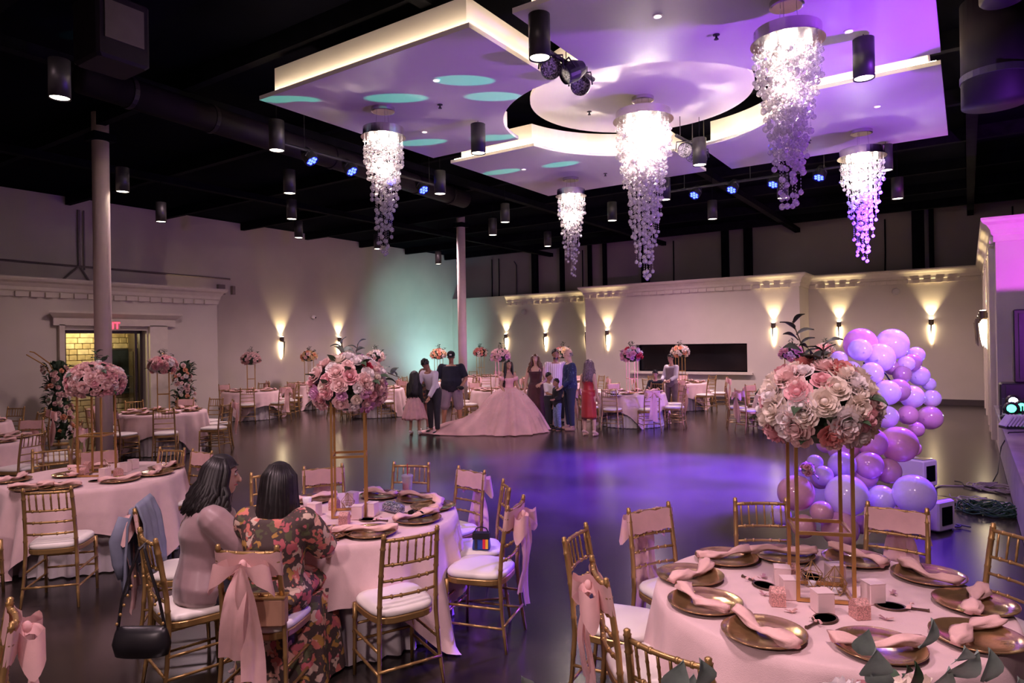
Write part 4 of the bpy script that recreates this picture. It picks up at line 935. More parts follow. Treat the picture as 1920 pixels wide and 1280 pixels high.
# glitter clutch, cup, sunglasses, bags
t = thing('clutch_bag', 'silver glitter clutch bag on the two women\'s table', 'handbag', at_t(738, 960), -.15)
q = MB(); q.bbox((0, 0, .035), (.20, .08, .07), .02); q.obj('body', spots('silver_glitter', (.05, .05, .08), [(.9, .9, 1), (.5, .5, .6), (.25, .3, .5), (.75, .75, .8)], 70, .5, .25, .6), t)
q = MB(); q.lathe([(.008, .07), (.009, .08), (.003, .086)], n=10); q.obj('clasp', CHROME, t)
t = thing('plastic_cup', 'clear plastic cup with red straw and lid on the two women\'s table', 'cup', at_t(764, 928))
q = MB(); q.lathe([(.030, 0), (.033, .004), (.044, .150)], n=24, cap1=False); q.obj('cup_wall', mat('clear_plastic', (.85, .78, .85), .15, alpha=.45), t, smooth=True)
q = MB(); q.lathe([(.027, .004), (.034, .07)], n=20); q.obj('drink', mat('iced_drink', (.55, .45, .5), .2, alpha=.6), t, smooth=True)
q = MB(); q.lathe([(.047, .150), (.047, .158), (.040, .164), (.005, .165)], n=24); q.obj('lid', mat('lid_plastic', (.85, .8, .85), .2, alpha=.6), t)
q = MB(); q.tube([(0, 0, .02), (.004, 0, .25)], .0035, 8); q.obj('straw', mat('straw_red', (.8, .03, .04), .4), t)
q = MB(); q.grid(lambda u, v: (.0365*cos(u*2-2.6), .0365*sin(u*2-2.6), .05+.05*v), 8, 2); q.obj('print', mat('cup_print', (.8, .05, .08), .4), t)
t = thing('sunglasses', 'black sunglasses lying on a plate of the two women\'s table', 'sunglasses', V(at_t(780, 972))+V((0, 0, .035)), .2)
for s_ in (-1, 1):
    q = MB(); q.rings([[V((s_*.034+.028*cos(2*pi*k/16), y_, .022*sin(2*pi*k/16))) for k in range(16)] for y_ in (-.003, .003)]); q.obj('lens', mat('dark_lens', (.01, .01, .012), .08), t)
    q = MB(); q.tube([(s_*.062, 0, .008), (s_*.066, .06, .006), (s_*.06, .12, -.01)], .003, 6); q.obj('temple', BLACK, t)
q = MB(); q.tube([(-.01, 0, .006), (0, .001, .010), (.01, 0, .006)], .003, 6); q.obj('bridge', BLACK, t)
t = thing('white_cup', 'small white cup between the two seated women', 'cup', at_t(576, 950)); q = MB(); q.lathe([(.024, 0), (.034, .07), (.031, .07), (.022, .006)], n=20, cap1=True); q.obj('cup_body', WHITEP, t, smooth=True)

# ------------------------------------------------------------------ balloons
BC = dict(white=(.93, .87, .90), pink=(.88, .50, .60), mauve=(.62, .40, .42), peach=(.92, .58, .48), lilac=(.72, .58, .74))
BM = {k: mat('balloon_'+k, c, .16, var=.02, transl=.22, coat=.6) for k, c in BC.items()}
q = MB(); prof = []
for i in range(17):
    t_ = pi*i/16; r = sin(t_)*(1-.10*max(0, -cos(t_))*0); z_ = -cos(t_)*(1.08 if cos(t_) > 0 else 1.0); prof.append((max(.03, r), z_))
BALm = {}
KN = MB(); KN.lathe([(.03, -1.10), (.075, -1.17), (.02, -1.14)], n=10)
for k in BM:
    q = MB(); q.lathe(prof, n=28); q.add(KN.v, KN.f); BALm[k] = q.mesh('balloon', BM[k], True)
z3 = lambda x, y, r: (1540+x*.3125, 600+y*.3125, r*.3125)
z9 = lambda x, y, r: (1400+x*.3125, 880+y*.3125, r*.3125)
z2 = lambda x, y, r: (1400+x*.3437, 560+y*.3437, r*.3437)
BL = [(z3(235, 145, 102), 'pink', 8.3), (z3(425, 145, 98), 'white', 8.4), (z3(232, 178, 71), 'white', 7.9), (z3(350, 225, 92), 'white', 8.0), (z3(105, 235, 52), 'white', 8.0), (z3(300, 320, 72), 'white', 7.7), (z3(175, 300, 60), 'white', 7.8),
      (z3(568, 210, 52), 'white', 8.7), (z3(545, 255, 56), 'mauve', 8.5), (z3(510, 262, 50), 'white', 8.25), (z3(425, 285, 48), 'mauve', 8.3), (z3(485, 325, 56), 'mauve', 8.2), (z3(588, 335, 62), 'white', 8.6),
      (z3(395, 435, 80), 'white', 7.6), (z3(462, 420, 72), 'mauve', 7.9), (z3(545, 460, 72), 'white', 8.2), (z3(645, 385, 42), 'white', 8.7), (z3(662, 470, 55), 'white', 8.5), (z3(520, 570, 62), 'pink', 8.1), (z3(652, 585, 75), 'pink', 8.4),
      (z3(570, 655, 48), 'pink', 8.2), (z3(390, 580, 72), 'white', 7.5), (z3(305, 735, 92), 'pink', 7.0), (z3(465, 745, 112), 'peach', 7.2), (z3(285, 870, 88), 'pink', 6.8), (z3(400, 905, 80), 'peach', 7.0), (z3(130, 770, 92), 'pink', 7.1),
      (z3(555, 770, 45), 'peach', 7.7), (z3(125, 870, 85), 'lilac', 6.8), (z3(270, 970, 60), 'lilac', 6.9), (z3(30, 740, 60), 'pink', 7.2), (z2(372, 893, 45), 'lilac', 6.6), (z2(415, 965, 58), 'lilac', 6.5),
      (z9(295, 140, 112), 'pink', 6.3), (z9(600, 155, 130), 'white', 6.3), (z9(810, 175, 85), 'white', 6.5), (z9(1005, 150, 125), 'white', 6.3), (z9(450, 255, 70), 'pink', 6.1), (z9(340, 340, 75), 'pink', 6.25), (z9(560, 360, 112), 'pink', 6.2),
      (z9(205, 275, 62), 'lilac', 6.5), (z9(690, 330, 60), 'pink', 6.5), (z9(900, 290, 70), 'pink', 6.7), (z9(440, 60, 60), 'mauve', 6.6), (z9(700, 30, 90), 'peach', 6.9)]
cn = dict(white='pearl white', pink='rose pink', mauve='dusty mauve', peach='peach', lilac='pale lilac')
BP = []
for i, ((px, py, r), c, k) in enumerate(BL):
    p = at_k(px, py, k); BP.append((p, r*k/FPX*.97))
cn_arch = sum((p for p, r in BP), V((0, 0, 0)))/len(BP)
arch = thing('balloon_arch', 'curving garland of pearl white, rose pink, peach and mauve balloons behind the right near table', 'balloon garland', (cn_arch.x, cn_arch.y, 0))
off = V(arch.location)
for i, ((px, py, r), c, k) in enumerate(BL):
    p, rm = BP[i]; d = (p-V((cn_arch.x, cn_arch.y, p.z*.9+.1))); d = d.normalized() if d.length > .05 else V((0, 0, 1))
    o = ob('balloon', BALm[c], arch, p-off); orient(o, d); o.scale = (rm*.97, rm*.97, rm)
    if c in ('mauve', 'peach', 'lilac'): o['label'] = cn[c]+' balloon'
# light frame inside the garland
path = [at_k(1560, 985, 6.9), at_k(1600, 880, 7.2), at_k(1640, 790, 7.7), at_k(1640, 730, 8.2), at_k(1620, 680, 8.5), at_k(1660, 700, 8.9), at_k(1720, 790, 9.0)]
q = MB(); q.tube([p-off for p in path], .012, 6); q.obj('garland_rod', STEEL, arch)
b0 = path[0]; q = MB(); q.tube([V((b0.x, b0.y, .02))-off, b0-off], .012, 6); q.lathe([(.22, 0), (.22, .02)], V((b0.x, b0.y, 0))-off, 20); q.obj('stand_foot', STEEL, arch)
def lil_flower(px, py, k, n, cols, nm, lb, a=.07):
    p = at_k(px, py, k); t = thing(nm, lb, 'flowers', p); bouquet(t, (0, 0, 0), a, a, n, cols, int(px), sizes=(.03, .045), leaves=5, cut=-.8)
lil_flower(1514, 880, 6.35, 12, ['pink', 'lilac', 'white'], 'flower_pick', 'small pink flower cluster tucked in the left of the balloon garland', .06)
# white fixture boxes on the floor behind the balloons
def wbox(px, py, k, w_, d, h, rz, label):
    a = at_k(px, py, k); t = thing('fixture_box', label, 'equipment box', (a.x, a.y, .012), rz)
    q = MB(); q.bbox((0, 0, h/2), (w_, d, h), .015); q.obj('case', WHITEP, t)
    q = MB(); q.box((w_/2+.002, 0, h*.5), (.008, d*.6, h*.6)); q.obj('vent_panel', BLACK, t); q = MB(); q.box((w_*.2, 0, h+.006), (w_*.4, d*.7, .012)); q.obj('lens_window', MIRR, t)
    for sx in (-1, 1):
        for sy in (-1, 1): q = MB(); q.lathe([(.012, -.012), (.012, 0)], (sx*w_*.4, sy*d*.4, 0), 8); q.obj('foot', BLACK, t)
wbox(1715, 640, 8.9, .36, .30, .34, -.5, 'white equipment box on the floor just behind the balloons, farther one'); wbox(1738, 640, 6.9, .34, .28, .30, -.5, 'white equipment box half hidden behind the pink sash chair, nearer one')
# cables and the coil of green wire lights
def wig(p0, p1, n, amp, rn, z=.008):
    p0, p1 = V(p0), V(p1); out = [p0]
    for i in range(1, n): f = i/n; out.append(p0.lerp(p1, f)+V((rn.uniform(-amp, amp), rn.uniform(-amp, amp), 0)))
    out.append(p1); res = []
    for i in range(len(out)-1):
        a, b, c, d = out[max(i-1, 0)], out[i], out[i+1], out[min(i+2, len(out)-1)]
        for k in range(5):
            t = k/5; res.append(.5*((2*b)+(-a+c)*t+(2*a-5*b+4*c-d)*t*t+(-a+3*b-3*c+d)*t**3))
    return [V((p.x, p.y, z)) for p in res+[out[-1]]]
rn = random.Random(8); cabm = mat('cable_grey', (.42, .36, .36), .6); cabb = mat('cable_black', (.02, .02, .025), .5)
for i, (a, b, m_, lb) in enumerate((((1752, 917), (1870, 905), cabm, 'pale cable from the farther white box'), ((1752, 919), (1800, 950), cabb, 'black cable from the farther white box'), ((1750, 955), (1850, 935), cabm, 'thin pale cable between the boxes'),
                                    ((1752, 958), (1880, 960), cabb, 'black cable running to the green wire pile'), ((1752, 988), (1820, 992), cabb, 'black cable nearest the pink sash chair'), ((1790, 905), (1885, 930), cabb, 'black cable looping toward the stage'), ((1780, 930), (1840, 965), cabm, 'pale cable beside the green wire pile'))):
    p, q_ = at_z(*a, 0), at_z(*b, 0); q = MB(); q.tube(wig(p, q_, 7, .09, rn, .009+.003*i), .008, 6); q.obj('cable', m_, smooth=True, label=lb+' on the dark floor', cat='cable')
def coil(px, py, k_, loops, R, m_, label, h=.05, name='cable_coil', r_=.007):
    c = at_z(px, py, 0); q = MB(); rn = random.Random(px)
    P_ = []
    for i in range(loops*18):
        a = 2*pi*i/18; rr = R*(.55+.5*abs(sin(i*.13+rn.random()*.2))); P_.append((c.x+rr*cos(a)*1.3+.06*sin(i*.05), c.y+rr*sin(a)+.05*cos(i*.07), .012+h*abs(sin(i*.21))*rn.random()))
    q.tube(P_, r_, 5); q.obj(name, m_, smooth=True, label=label, cat='cable')
coil(1868, 918, 0, 9, .20, cabm, 'pale tangled cable coil beside the stage', .04)
coil(1862, 962, 0, 16, .22, mat('wire_green', (.02, .09, .05), .4), 'dark green heap of string light wire beside the stage', .12, 'string_light_heap')
coil(1835, 942, 0, 4, .17, mat('clear_wire', (.6, .6, .62), .2), 'clear glossy cord between the pale coil and the green heap', .03)
p = at_z(1862, 905, 0); sp_ = at_x(1880, 838, XS-.012); q = MB(); e_ = at_z(1888, 812, ZS+.03)
q.tube([(p.x, p.y, .02), (XS-.10, p.y+.2, .10), (XS-.03, sp_.y, sp_.z), (XS-.03, e_.y, ZS+.0), (XS-.02, e_.y+.05, ZS+.035), (XS+.3, e_.y+.3, ZS+.035)], .008, 6); q.obj('cable', cabb, smooth=True, label='black cable climbing the stage front to the stage lights', cat='cable')
# stage gear
def speaker(px, py, w_, d, h, z0, label, Y):
    a = at_y(px, py, Y); t = thing('stage_speaker', label, 'speaker', (a.x+w_/2, Y, z0))
    q = MB(); q.bbox((0, 0, h/2), (w_, d, h), .02); q.obj('cabinet', CAN, t); q = MB(); q.box((0, -d/2-.006, h/2), (w_*.88, .012, h*.88)); q.obj('grille', mat('speaker_mesh', (.015, .015, .025), .6, bump=.5, bscale=400), t)
speaker(1873, 720, 1.3, .5, .44, ZS+.02, 'wide black speaker standing on the stage at the right edge', 13.0); speaker(1899, 660, 1.2, .4, 1.12, ZS+.47, 'upper black speaker on the lower one at the right edge of the picture', 13.05)
gx = [(at_z(1893, 785, ZS+.15)), (at_z(1905, 800, ZS+.12)), (at_z(1914, 850, ZS+.14))]
for p, lb, em, c in ((at_y(1900, 752, 12.4), 'white-blue glowing moving light on the stage edge', (.55, .62, 1), 60), (at_y(1897, 782, 11.6), 'small stage light glowing green at the stage edge', (.05, .8, .4), 5), (at_y(1916, 775, 11.9), 'small stage light with a red glow at the right edge', (1, .1, .08), 4)):
    t = thing('effect_light', lb, 'stage light', (p.x, p.y, ZS+.02)); hz = p.z-ZS-.02; hz = max(.16, hz)
    q = MB(); q.bbox((0, 0, .04), (.26, .26, .08), .02); q.obj('base', CAN, t)
    for s_ in (-1, 1): q = MB(); q.box((s_*.12, 0, .04+hz/2), (.02, .06, hz)); q.obj('yoke_arm', CAN, t)
    q = MB(); q.ell((0, 0, hz), (.10, .12, .10), 16, 10); q.obj('head', CAN, t, smooth=True)
    q = MB(); d = (V((0, 0, HC))-p).normalized(); q.ell(V((0, 0, hz))+d*.075, (.06, .06, .06), 14, 8); q.obj('lens', emi('lens_'+lb[:5], em, c), t, smooth=True)
t = thing('light_panel', 'small slatted violet-lit light panel lying on the stage edge', 'stage light', (gx[2].x+.1, 10.6, ZS+.02), .4)
for i in range(6): q = MB(); q.box((-.10+.04*i, 0, .10), (.02, .16, .16), tilt=(0, .6, 0)); q.obj('slat', mat('slat_white', (.7, .65, .75), .4), t)
q = MB(); q.box((0, 0, .012), (.28, .2, .024)); q.obj('base', CAN, t)
# flower pillars beside the doorway
def pillar(px, y0, y1, X, label, seed, hoop):
    a = at_x(px, y1, X); b_ = at_x(px, y0, X); t = thing('flower_pillar', label, 'floral stand', (X, a.y, 0)); top_ = b_.z
    rn = random.Random(seed); q = MB(); q.tube([(0, 0, .0), (0, 0, top_)], .015, 6); q.lathe([(.18, 0), (.18, .02)], n=16); q.obj('stand_pole', GOLDW, t)
    q = MB(); q.tube([(0, -hoop*.1, top_*.7), (0, hoop*.15, top_+.05), (.0, hoop*.42, top_+.28), (0, hoop*.5, top_+.30)], .012, 6); q.tube([(0, -hoop*.02, top_*.7), (0, hoop*.22, top_+.0), (.0, hoop*.5, top_+.2), (0, hoop*.56, top_+.24)], .012, 6); q.obj('hoop', GOLDW, t)
    c = MB()
    for k in range(9): zz = .25+(top_-.3)*k/8; c.ell((0, .05*sin(k*1.7), zz), (.13, .14, .16), 10, 6)
    c.obj('foliage_core', mat('foliage_dark'), t)
    for k in range(84):
        zz = .12+(top_-.1)*rn.random(); th = rn.uniform(-2.0, 2.0); s_ = rn.uniform(.045, .07); r = .16+.05*rn.random(); o = ob('rose', flower_mesh('rose', rn.choice(['blush', 'white', 'rosy', 'cream', 'peach', 'rosy', 'white']), rn.randrange(3)), t, (r*cos(th), r*sin(th)+.05*sin(zz*3), zz)); orient(o, (cos(th), sin(th), .25)); o.scale = (s_,)*3
    for k in range(150):
        zz = .08+top_*rn.random(); th = rn.uniform(-2.4, 2.4); o = ob('leaf', LFm, t, (.17*cos(th), .19*sin(th), zz)); o.rotation_euler = (rn.uniform(-.3, 1.2), rn.uniform(-.6, .6), th-pi/2+rn.uniform(-.5, .5)); s_ = rn.uniform(1.2, 2.0); o.scale = (s_,)*3
pillar(110, 685, 830, XP+.75, 'leafy floral pillar left of the doorway', 5, -1); pillar(345, 685, 800, XP+.75, 'floral pillar with roses right of the doorway', 6, -1)
# flower stand right under the camera: leaves and blooms rise into the bottom of the frame
def low_flowers(px, k, zt, label, seed, n, cols, sprigs, a=.2):
    c = at_k(px, 1280, k); t = thing('floral_stand', label, 'floral stand', (c.x, c.y, 0)); q = MB(); q.lathe([(.14, 0), (.14, .02), (.02, .03), (.02, zt-.15), (.10, zt-.1), (.11, zt-.05)], n=20); q.obj('stand_pole', GOLDW, t)
    bouquet(t, (0, 0, zt-.05), a, .10, n, cols, seed, sizes=(.035, .055), leaves=4)
    rn = random.Random(seed)
    for px_, py_, s_, sp in sprigs:
        kk = k*rn.uniform(.92, 1.02); p = at_k(px_, py_, kk); l = V((p.x-c.x, p.y-c.y, p.z)); o = ob('leaf', EUm if sp else LFm, t, l); o.rotation_mode = 'QUATERNION'
        o.rotation_quaternion = (Matrix((CR, CU, -CF)).transposed() @ Euler((pi/2*0+.5+rn.uniform(-.3, .3), rn.uniform(-.5, .5), sp_ang(px_, rn))).to_matrix()).to_quaternion(); o.scale = (s_*.62,)*3
def sp_ang(px, rn): return rn.uniform(-.5, .5)
low_flowers(1760, 1.15, 1.27, 'flower arrangement with grey-green leaves rising at the bottom right corner', 3, 26, ['white', 'blush', 'pink', 'cream'],
            [(1632, 1262, 1.5, 1), (1655, 1282, 1.3, 1), (1720, 1212, 1.25, 1), (1780, 1262, 1.5, 1), (1790, 1235, 1.2, 1), (1842, 1275, 1.4, 1), (1700, 1290, 1.2, 0), (1690, 1262, .9, 0), (1900, 1290, 1.2, 1), (1612, 1225, 1.1, 1), (1745, 1290, 1.3, 1)], .24)
low_flowers(1272, .95, 1.38, 'pair of pale green leaves and white petals at the bottom edge, right of centre', 4, 9, ['white', 'blush'], [(1255, 1292, 1.1, 1), (1310, 1288, 1.15, 1), (1285, 1298, .8, 1)], .07)
low_flowers(1002, 1.0, 1.34, 'single leaf and white petal at the bottom edge, in the middle', 5, 7, ['white', 'lilac'], [(985, 1288, .75, 1), (1000, 1292, .7, 1)], .05)
for px, py, Y, lb in ((982, 585, YL, 'on the back left wall between two wall lights'), (1680, 547, YL, 'high on the back right wall')):
    a = at_y(px, py, Y-.04); q = MB(); q.lathe([(.09, -.04), (.11, -.02), (.11, .04)], n=20); q.v = [(v[0], -v[2]*-1, v[1]) for v in q.v]; q.obj('wall_speaker', mat('speaker_ivory', (.5, .45, .42), .5), label='small round cream speaker '+lb, cat='speaker', loc=a)
a = at_x(588, 594, XL+.07); t = thing('security_camera', 'small white security camera on the long left wall', 'camera', a); q = MB(); q.ell((0, 0, 0), (.07, .09, .06), 12, 8); q.obj('housing', WHITEP, t, smooth=True); q = MB(); q.ell((.05, .04, -.02), (.03, .03, .03), 10, 6); q.obj('lens', CAN, t)

# ------------------------------------------------------------------ people
def skinm(n, c): return mat('skin_'+n, c, .5, var=.04, vscale=8)
SK = dict(tan=skinm('tan', (.50, .27, .19)), brown=skinm('brown', (.36, .18, .12)), light=skinm('light', (.62, .38, .30)))
def hairm(n, c): return mat('hair_'+n, c, .45, var=.35, vscale=40)
HR = dict(black=hairm('black', (.012, .009, .010)), dark=hairm('dark', (.03, .018, .014)), brown=hairm('brown', (.13, .06, .03)), violet=hairm('violetbrown', (.16, .10, .13)), grey=hairm('grey', (.25, .22, .20)))
EYEW = mat('eye_white', (.8, .78, .76), .2); EYED = mat('eye_dark', (.03, .02, .015), .15); LIP = mat('lips', (.45, .12, .12), .4)
def frustum(q, a, b, ra, rb, n=14): q.tube([V(a), V(a).lerp(V(b), .5), V(b)], [ra, (ra+rb)/2, rb], n)
class Fig:
    def __init__(s, label, loc, face, h=1.7, bw=1.0, bd=1.0, skin='tan', sit=False, lean=0, side=0, armL=None, armR=None, headyaw=0, headpitch=0, legs=None, vox=.013, female=False, name='person', seat=.50, child=False):
        s.t = thing(name, label, 'person', (loc[0], loc[1], 0), face-pi/2); s.k = k = h/1.72; s.bw, s.bd, s.vox, s.female = bw, bd, vox, female; s.skin = SK[skin]
        s.pel = V((0, 0, seat+.075*k if sit else .93*k)); s.M = Euler((-lean, side, 0)).to_matrix(); s.sit = sit
        u = s.up; sh = .168*bw if not female else .15*bw
        s.neck = u(0, -.01, .50); s.headc = u(0, .015, .50)+s.M @ V((0, .02, .165*k*(1.05 if child else 1)))
        s.HM = Euler((-headpitch, 0, headyaw)).to_matrix() @ s.M; s.hs = k*(1.12 if child else 1)
        s.S = {}; s.E = {}; s.W = {}; s.H = {}; s.Kn = {}; s.A = {}
        for nm, sx, arm, lg in (('L', -1, armL, None), ('R', 1, armR, None)):
            s.S[nm] = u(sx*sh, -.005, .425); e, w_ = arm or ((.055, -.01, -.28), (.075, .03, -.53))
            s.E[nm] = s.S[nm]+V((sx*e[0], e[1], e[2]))*k; s.W[nm] = s.S[nm]+V((sx*w_[0], w_[1], w_[2]))*k
            s.H[nm] = s.pel+V((sx*.088*k*bw**.5, 0, -.03*k))
            if sit: s.Kn[nm] = V((sx*.11, .42*k, s.pel.z-.01)); s.A[nm] = V((sx*.12, .40*k+(.06 if sx > 0 else -.02), .08))
            else:
                off = (legs or {}).get(nm, (.02, .0)); s.Kn[nm] = V((sx*(.095+off[0])*k*bw**.4, .02+off[1]*.6, .49*k)); s.A[nm] = V((sx*(.10+off[0]*1.5)*k*bw**.4, off[1], .08*k))
        s.body()
    def up(s, x, y, z): return s.pel+s.M @ V((x*s.k, y*s.k, z*s.k))
    PROF = [(-.12, .10, .09), (-.06, .155, .115), (.02, .165, .12), (.12, .142, .105), (.20, .135, .10), (.30, .150, .112), (.38, .160, .108), (.44, .150, .09), (.485, .085, .065)]
    def torso(s, q, z0=-.12, z1=.485, e=0, n=20, flat=0, belly=0):
        rs = []; zs = [z0]+[p[0] for p in s.PROF if z0 < p[0] < z1]+[z1]
        for z in zs:
            for i in range(len(s.PROF)-1):
                a, b = s.PROF[i], s.PROF[i+1]
                if a[0] <= z <= b[0]: f = (z-a[0])/(b[0]-a[0]); rx, ry = a[1]+(b[1]-a[1])*f, a[2]+(b[2]-a[2])*f; break
            else: rx, ry = (s.PROF[0][1:] if z < s.PROF[0][0] else s.PROF[-1][1:])
            if s.female: rx *= (.95 if z > .05 else 1.04)*(.90 if .08 < z < .26 else 1); ry *= 1.12 if .26 < z < .36 else 1
            bel = belly*math.exp(-((z-.12)/.14)**2)
            rx, ry = rx*s.bw*s.k+e+bel*.5, ry*s.bd*s.k+e+bel
            c = s.up(0, 0, z)+s.M @ V((0, bel*.5, 0)); rs.append([c+s.M @ V((rx*cos(2*pi*k/n), ry*sin(2*pi*k/n), 0)) for k in range(n)])
        q.rings(rs); return q
    def limb(s, q, nm, part, e=0, f0=0, f1=1, flare=0):
        k = s.k; bw = s.bw**.6
        if part == 'arm': P_ = [s.S[nm], s.E[nm], s.W[nm]]; R_ = [.052, .040, .026]
        else: P_ = [s.H[nm], s.Kn[nm], s.A[nm]]; R_ = [.088, .058, .036]
        R_ = [r*k*bw+e for r in R_]
        def at(f):
            f *= 2; i = min(1, int(f)); g = f-i; return P_[i].lerp(P_[i+1], g), R_[i]+(R_[i+1]-R_[i])*g+flare*f/2
        cuts = [f0]+([.5] if f0 < .5 < f1 else [])+[f1]
        for a, b in zip(cuts, cuts[1:]):
            (pa, ra), (pb, rb) = at(a), at(b)
            if b == f1 and f1 < 1 or (e > 0 and b == f1): frustum(q, pa, pb, ra, rb); q.ell(pa, (ra, ra, ra), 12, 8)
            else: q.capsule(pa, pb, ra, rb, 12)
        if part == 'leg' and not e:
            c, r = at(.68); q.capsule(at(.55)[0]+V((0, -.01, 0)), at(.8)[0]+V((0, -.008, 0)), .050*k*bw, .04*k*bw, 10)
        return q
    def body(s):
        q = MB(); k = s.k; s.torso(q)
        q.capsule(s.up(0, -.01, .44), s.headc+s.HM @ V((0, -.01, -.06*s.hs)), .056*k, .05*k, 12)
        for nm in 'LR':
            s.limb(q, nm, 'arm'); s.limb(q, nm, 'leg'); q.capsule(s.up(0, 0, .43), s.S[nm], .06*k, .052*k, 10)
            a = s.A[nm]; q.capsule(a+V((0, -.02, -.035)), a+V((.0, .13*k, -.05)), .036*k, .028*k, 10)
        h, H = s.hs, s.HM; c = s.headc
        q.ell(c+H @ V((0, -.012*h, .015*h)), (.074*h, .092*h, .092*h), 16, 12, M=None)
        q.ell(c+H @ V((0, .022*h, -.045*h)), (.054*h, .062*h, .068*h), 14, 10); q.capsule(c+H @ V((0, .068*h, -.065*h)), c+H @ V((0, .060*h, -.095*h)), .022*h, .024*h, 8)
        q.capsule(c+H @ V((0, .084*h, .005*h)), c+H @ V((0, .104*h, -.028*h)), .010*h, .016*h, 8)
        for sx in (-1, 1): q.ell(c+H @ V((sx*.075*h, -.008*h, -.012*h)), (.012*h, .022*h, .032*h), 8, 6)
        me = remesh(q, s.vox, 3, 'body'); f = MB()
        vs = [v.co.copy() for v in me.vertices]; f.v = [tuple(v) for v in vs]; f.f = [tuple(p.vertices) for p in me.polygons]; f.mi = [0]*len(f.f); bpy.data.meshes.remove(me)
        for nm, sx in (('L', -1), ('R', 1)):     # hands: palm, four fingers and a thumb from its side
            w_ = s.W[nm]; d = (w_-s.E[nm]).normalized(); side = d.cross(V((0, 1, 0.01))).normalized(); nn = side.cross(d)
            f.rings([[w_+d*dd*k+side*(cos(2*pi*j/10)*rx*k)+nn*(sin(2*pi*j/10)*ry*k) for j in range(10)] for dd, rx, ry in ((-.015, .022, .018), (.02, .032, .017), (.055, .039, .016), (.085, .037, .013), (.09, .02, .008))])
            for i in range(4):
                L = (.062, .072, .068, .052)[i]*k; b_ = w_+d*.082*k+side*((i-1.5)*.0185*k); k1 = b_+d*L*.5+nn*.006; k2 = b_+d*L*.95+nn*.022*k
                f.tube([b_, k1, k2], [.0088*k, .0082*k, .0062*k], 6)
            b_ = w_+d*.025*k+side*(-.032*k); f.tube([b_, b_+d*.03*k-side*.022*k+nn*.01, b_+d*.058*k-side*.026*k+nn*.018], [.0115*k, .010*k, .0075*k], 6)
        s.bodyo = f.obj('body', s.skin, s.t, smooth=True)
        e = MB(); ir = MB(); m_ = MB(); br = MB()
        for sx in (-1, 1):
            p = c+H @ V((sx*.030*h, .0705*h, .010*h)); e.ell(p, (.0120*h, .009*h, .0062*h), 10, 6); ir.ell(p+H @ V((0, .0058*h, 0)), (.0058*h, .004*h, .0056*h), 8, 6)
            br.tube([c+H @ V((sx*x*h, (.086-abs(x)*.42)*h, z*h)) for x, z in ((.016, .028), (.032, .034), (.048, .027))], .0035*h, 5)
        m_.tube([c+H @ V((x*h, (.090-abs(x)*.6)*h, -.058*h)) for x in (-.024, -.01, 0, .01, .024)], [.002*h, .006*h, .0065*h, .006*h, .002*h], 6, flat=.8)
        e.obj('eyes', EYEW, s.t, smooth=True); ir.obj('irises', EYED, s.t, smooth=True); m_.obj('lips', LIP, s.t, smooth=True); br.obj('eyebrows', EYED, s.t)
    def top(s, m_, hem=-.10, sleeve=.5, e=.014, name='shirt', neck=.455, belly=0, loose=0, vox=None, smooth=5):
        q = MB(); s.torso(q, hem, neck, e+loose, belly=belly)
        if sleeve:
            for nm in 'LR': s.limb(q, nm, 'arm', e+.004+loose*.5, 0, sleeve, .010 if sleeve < .7 else .004); q.capsule(s.up(0, 0, .40), s.S[nm], .062*s.k+e, .056*s.k+e, 12)
        return ob(name, remesh_m(q, vox or s.vox, smooth, name, m_), s.t)
    def pants(s, m_, f1=.97, e=.016, name='trousers', loose=0):
        q = MB(); s.torso(q, -.12, .10, e+.002)
        for nm in 'LR': s.limb(q, nm, 'leg', e, 0, f1, loose)
        q.ell(s.pel+V((0, 0, -.06*s.k)), (.14*s.k*s.bw, .11*s.k*s.bd, .09*s.k), 14, 8)
        return ob(name, remesh_m(q, s.vox, 4, name, m_), s.t)
    def skirt(s, m_, ztop=.10, zhem=.45, rt=.15, rh=.22, folds=9, amp=.012, name='skirt', depth=.78, c2=None, rough=0):
        q = MB(); n = 72; rs = []; c0 = s.up(0, 0, ztop); c2 = V(c2) if c2 else V((0, 0.0, 0)); rn = random.Random(4)
        for j in range(11):
            f = j/10; z = c0.z+(zhem-c0.z)*f; ff = f**.75; r = rt+(rh-rt)*ff; c = V((c0.x*(1-f)+c2.x*f, c0.y*(1-f)+c2.y*f, z))
            rs.append([c+V(((r+amp*f*sin(folds*2*pi*i/n+2*sin(2*pi*i/n)))*cos(2*pi*i/n), (r+amp*f*sin(folds*2*pi*i/n+2*sin(2*pi*i/n)))*sin(2*pi*i/n)*depth, rough*(rn.random()-.5)*(j == 10))) for i in range(n)])
        rs.append([p*.985+V((0, 0, 0)) if 0 else p+V((-(p.x-c2.x)*.03, -(p.y-c2.y)*.03, .01)) for p in rs[-1]])
        q.rings(rs, cap0=True, cap1=False); return q.obj(name, m_, s.t, smooth=True)
    def shoes(s, m_, heel=0, name='shoe'):
        for nm in 'LR':
            a = s.A[nm]; q = MB(); k = s.k
            q.capsule(V((a.x, a.y-.025, .042*k+heel)), V((a.x, a.y+.13*k, .036)), .043*k, .034*k, 12); q.v = [(v[0], v[1], max(.004, v[2])) for v in q.v]
            if heel: q.tube([(a.x, a.y-.04, .05), (a.x, a.y-.045, .003)], [.014, .008], 8)
            else: q.capsule(V((a.x, a.y-.01, .06*k)), V((a.x, a.y-.01, .085*k)), .042*k, .040*k, 10)
            q.obj(name, m_, s.t, smooth=True)
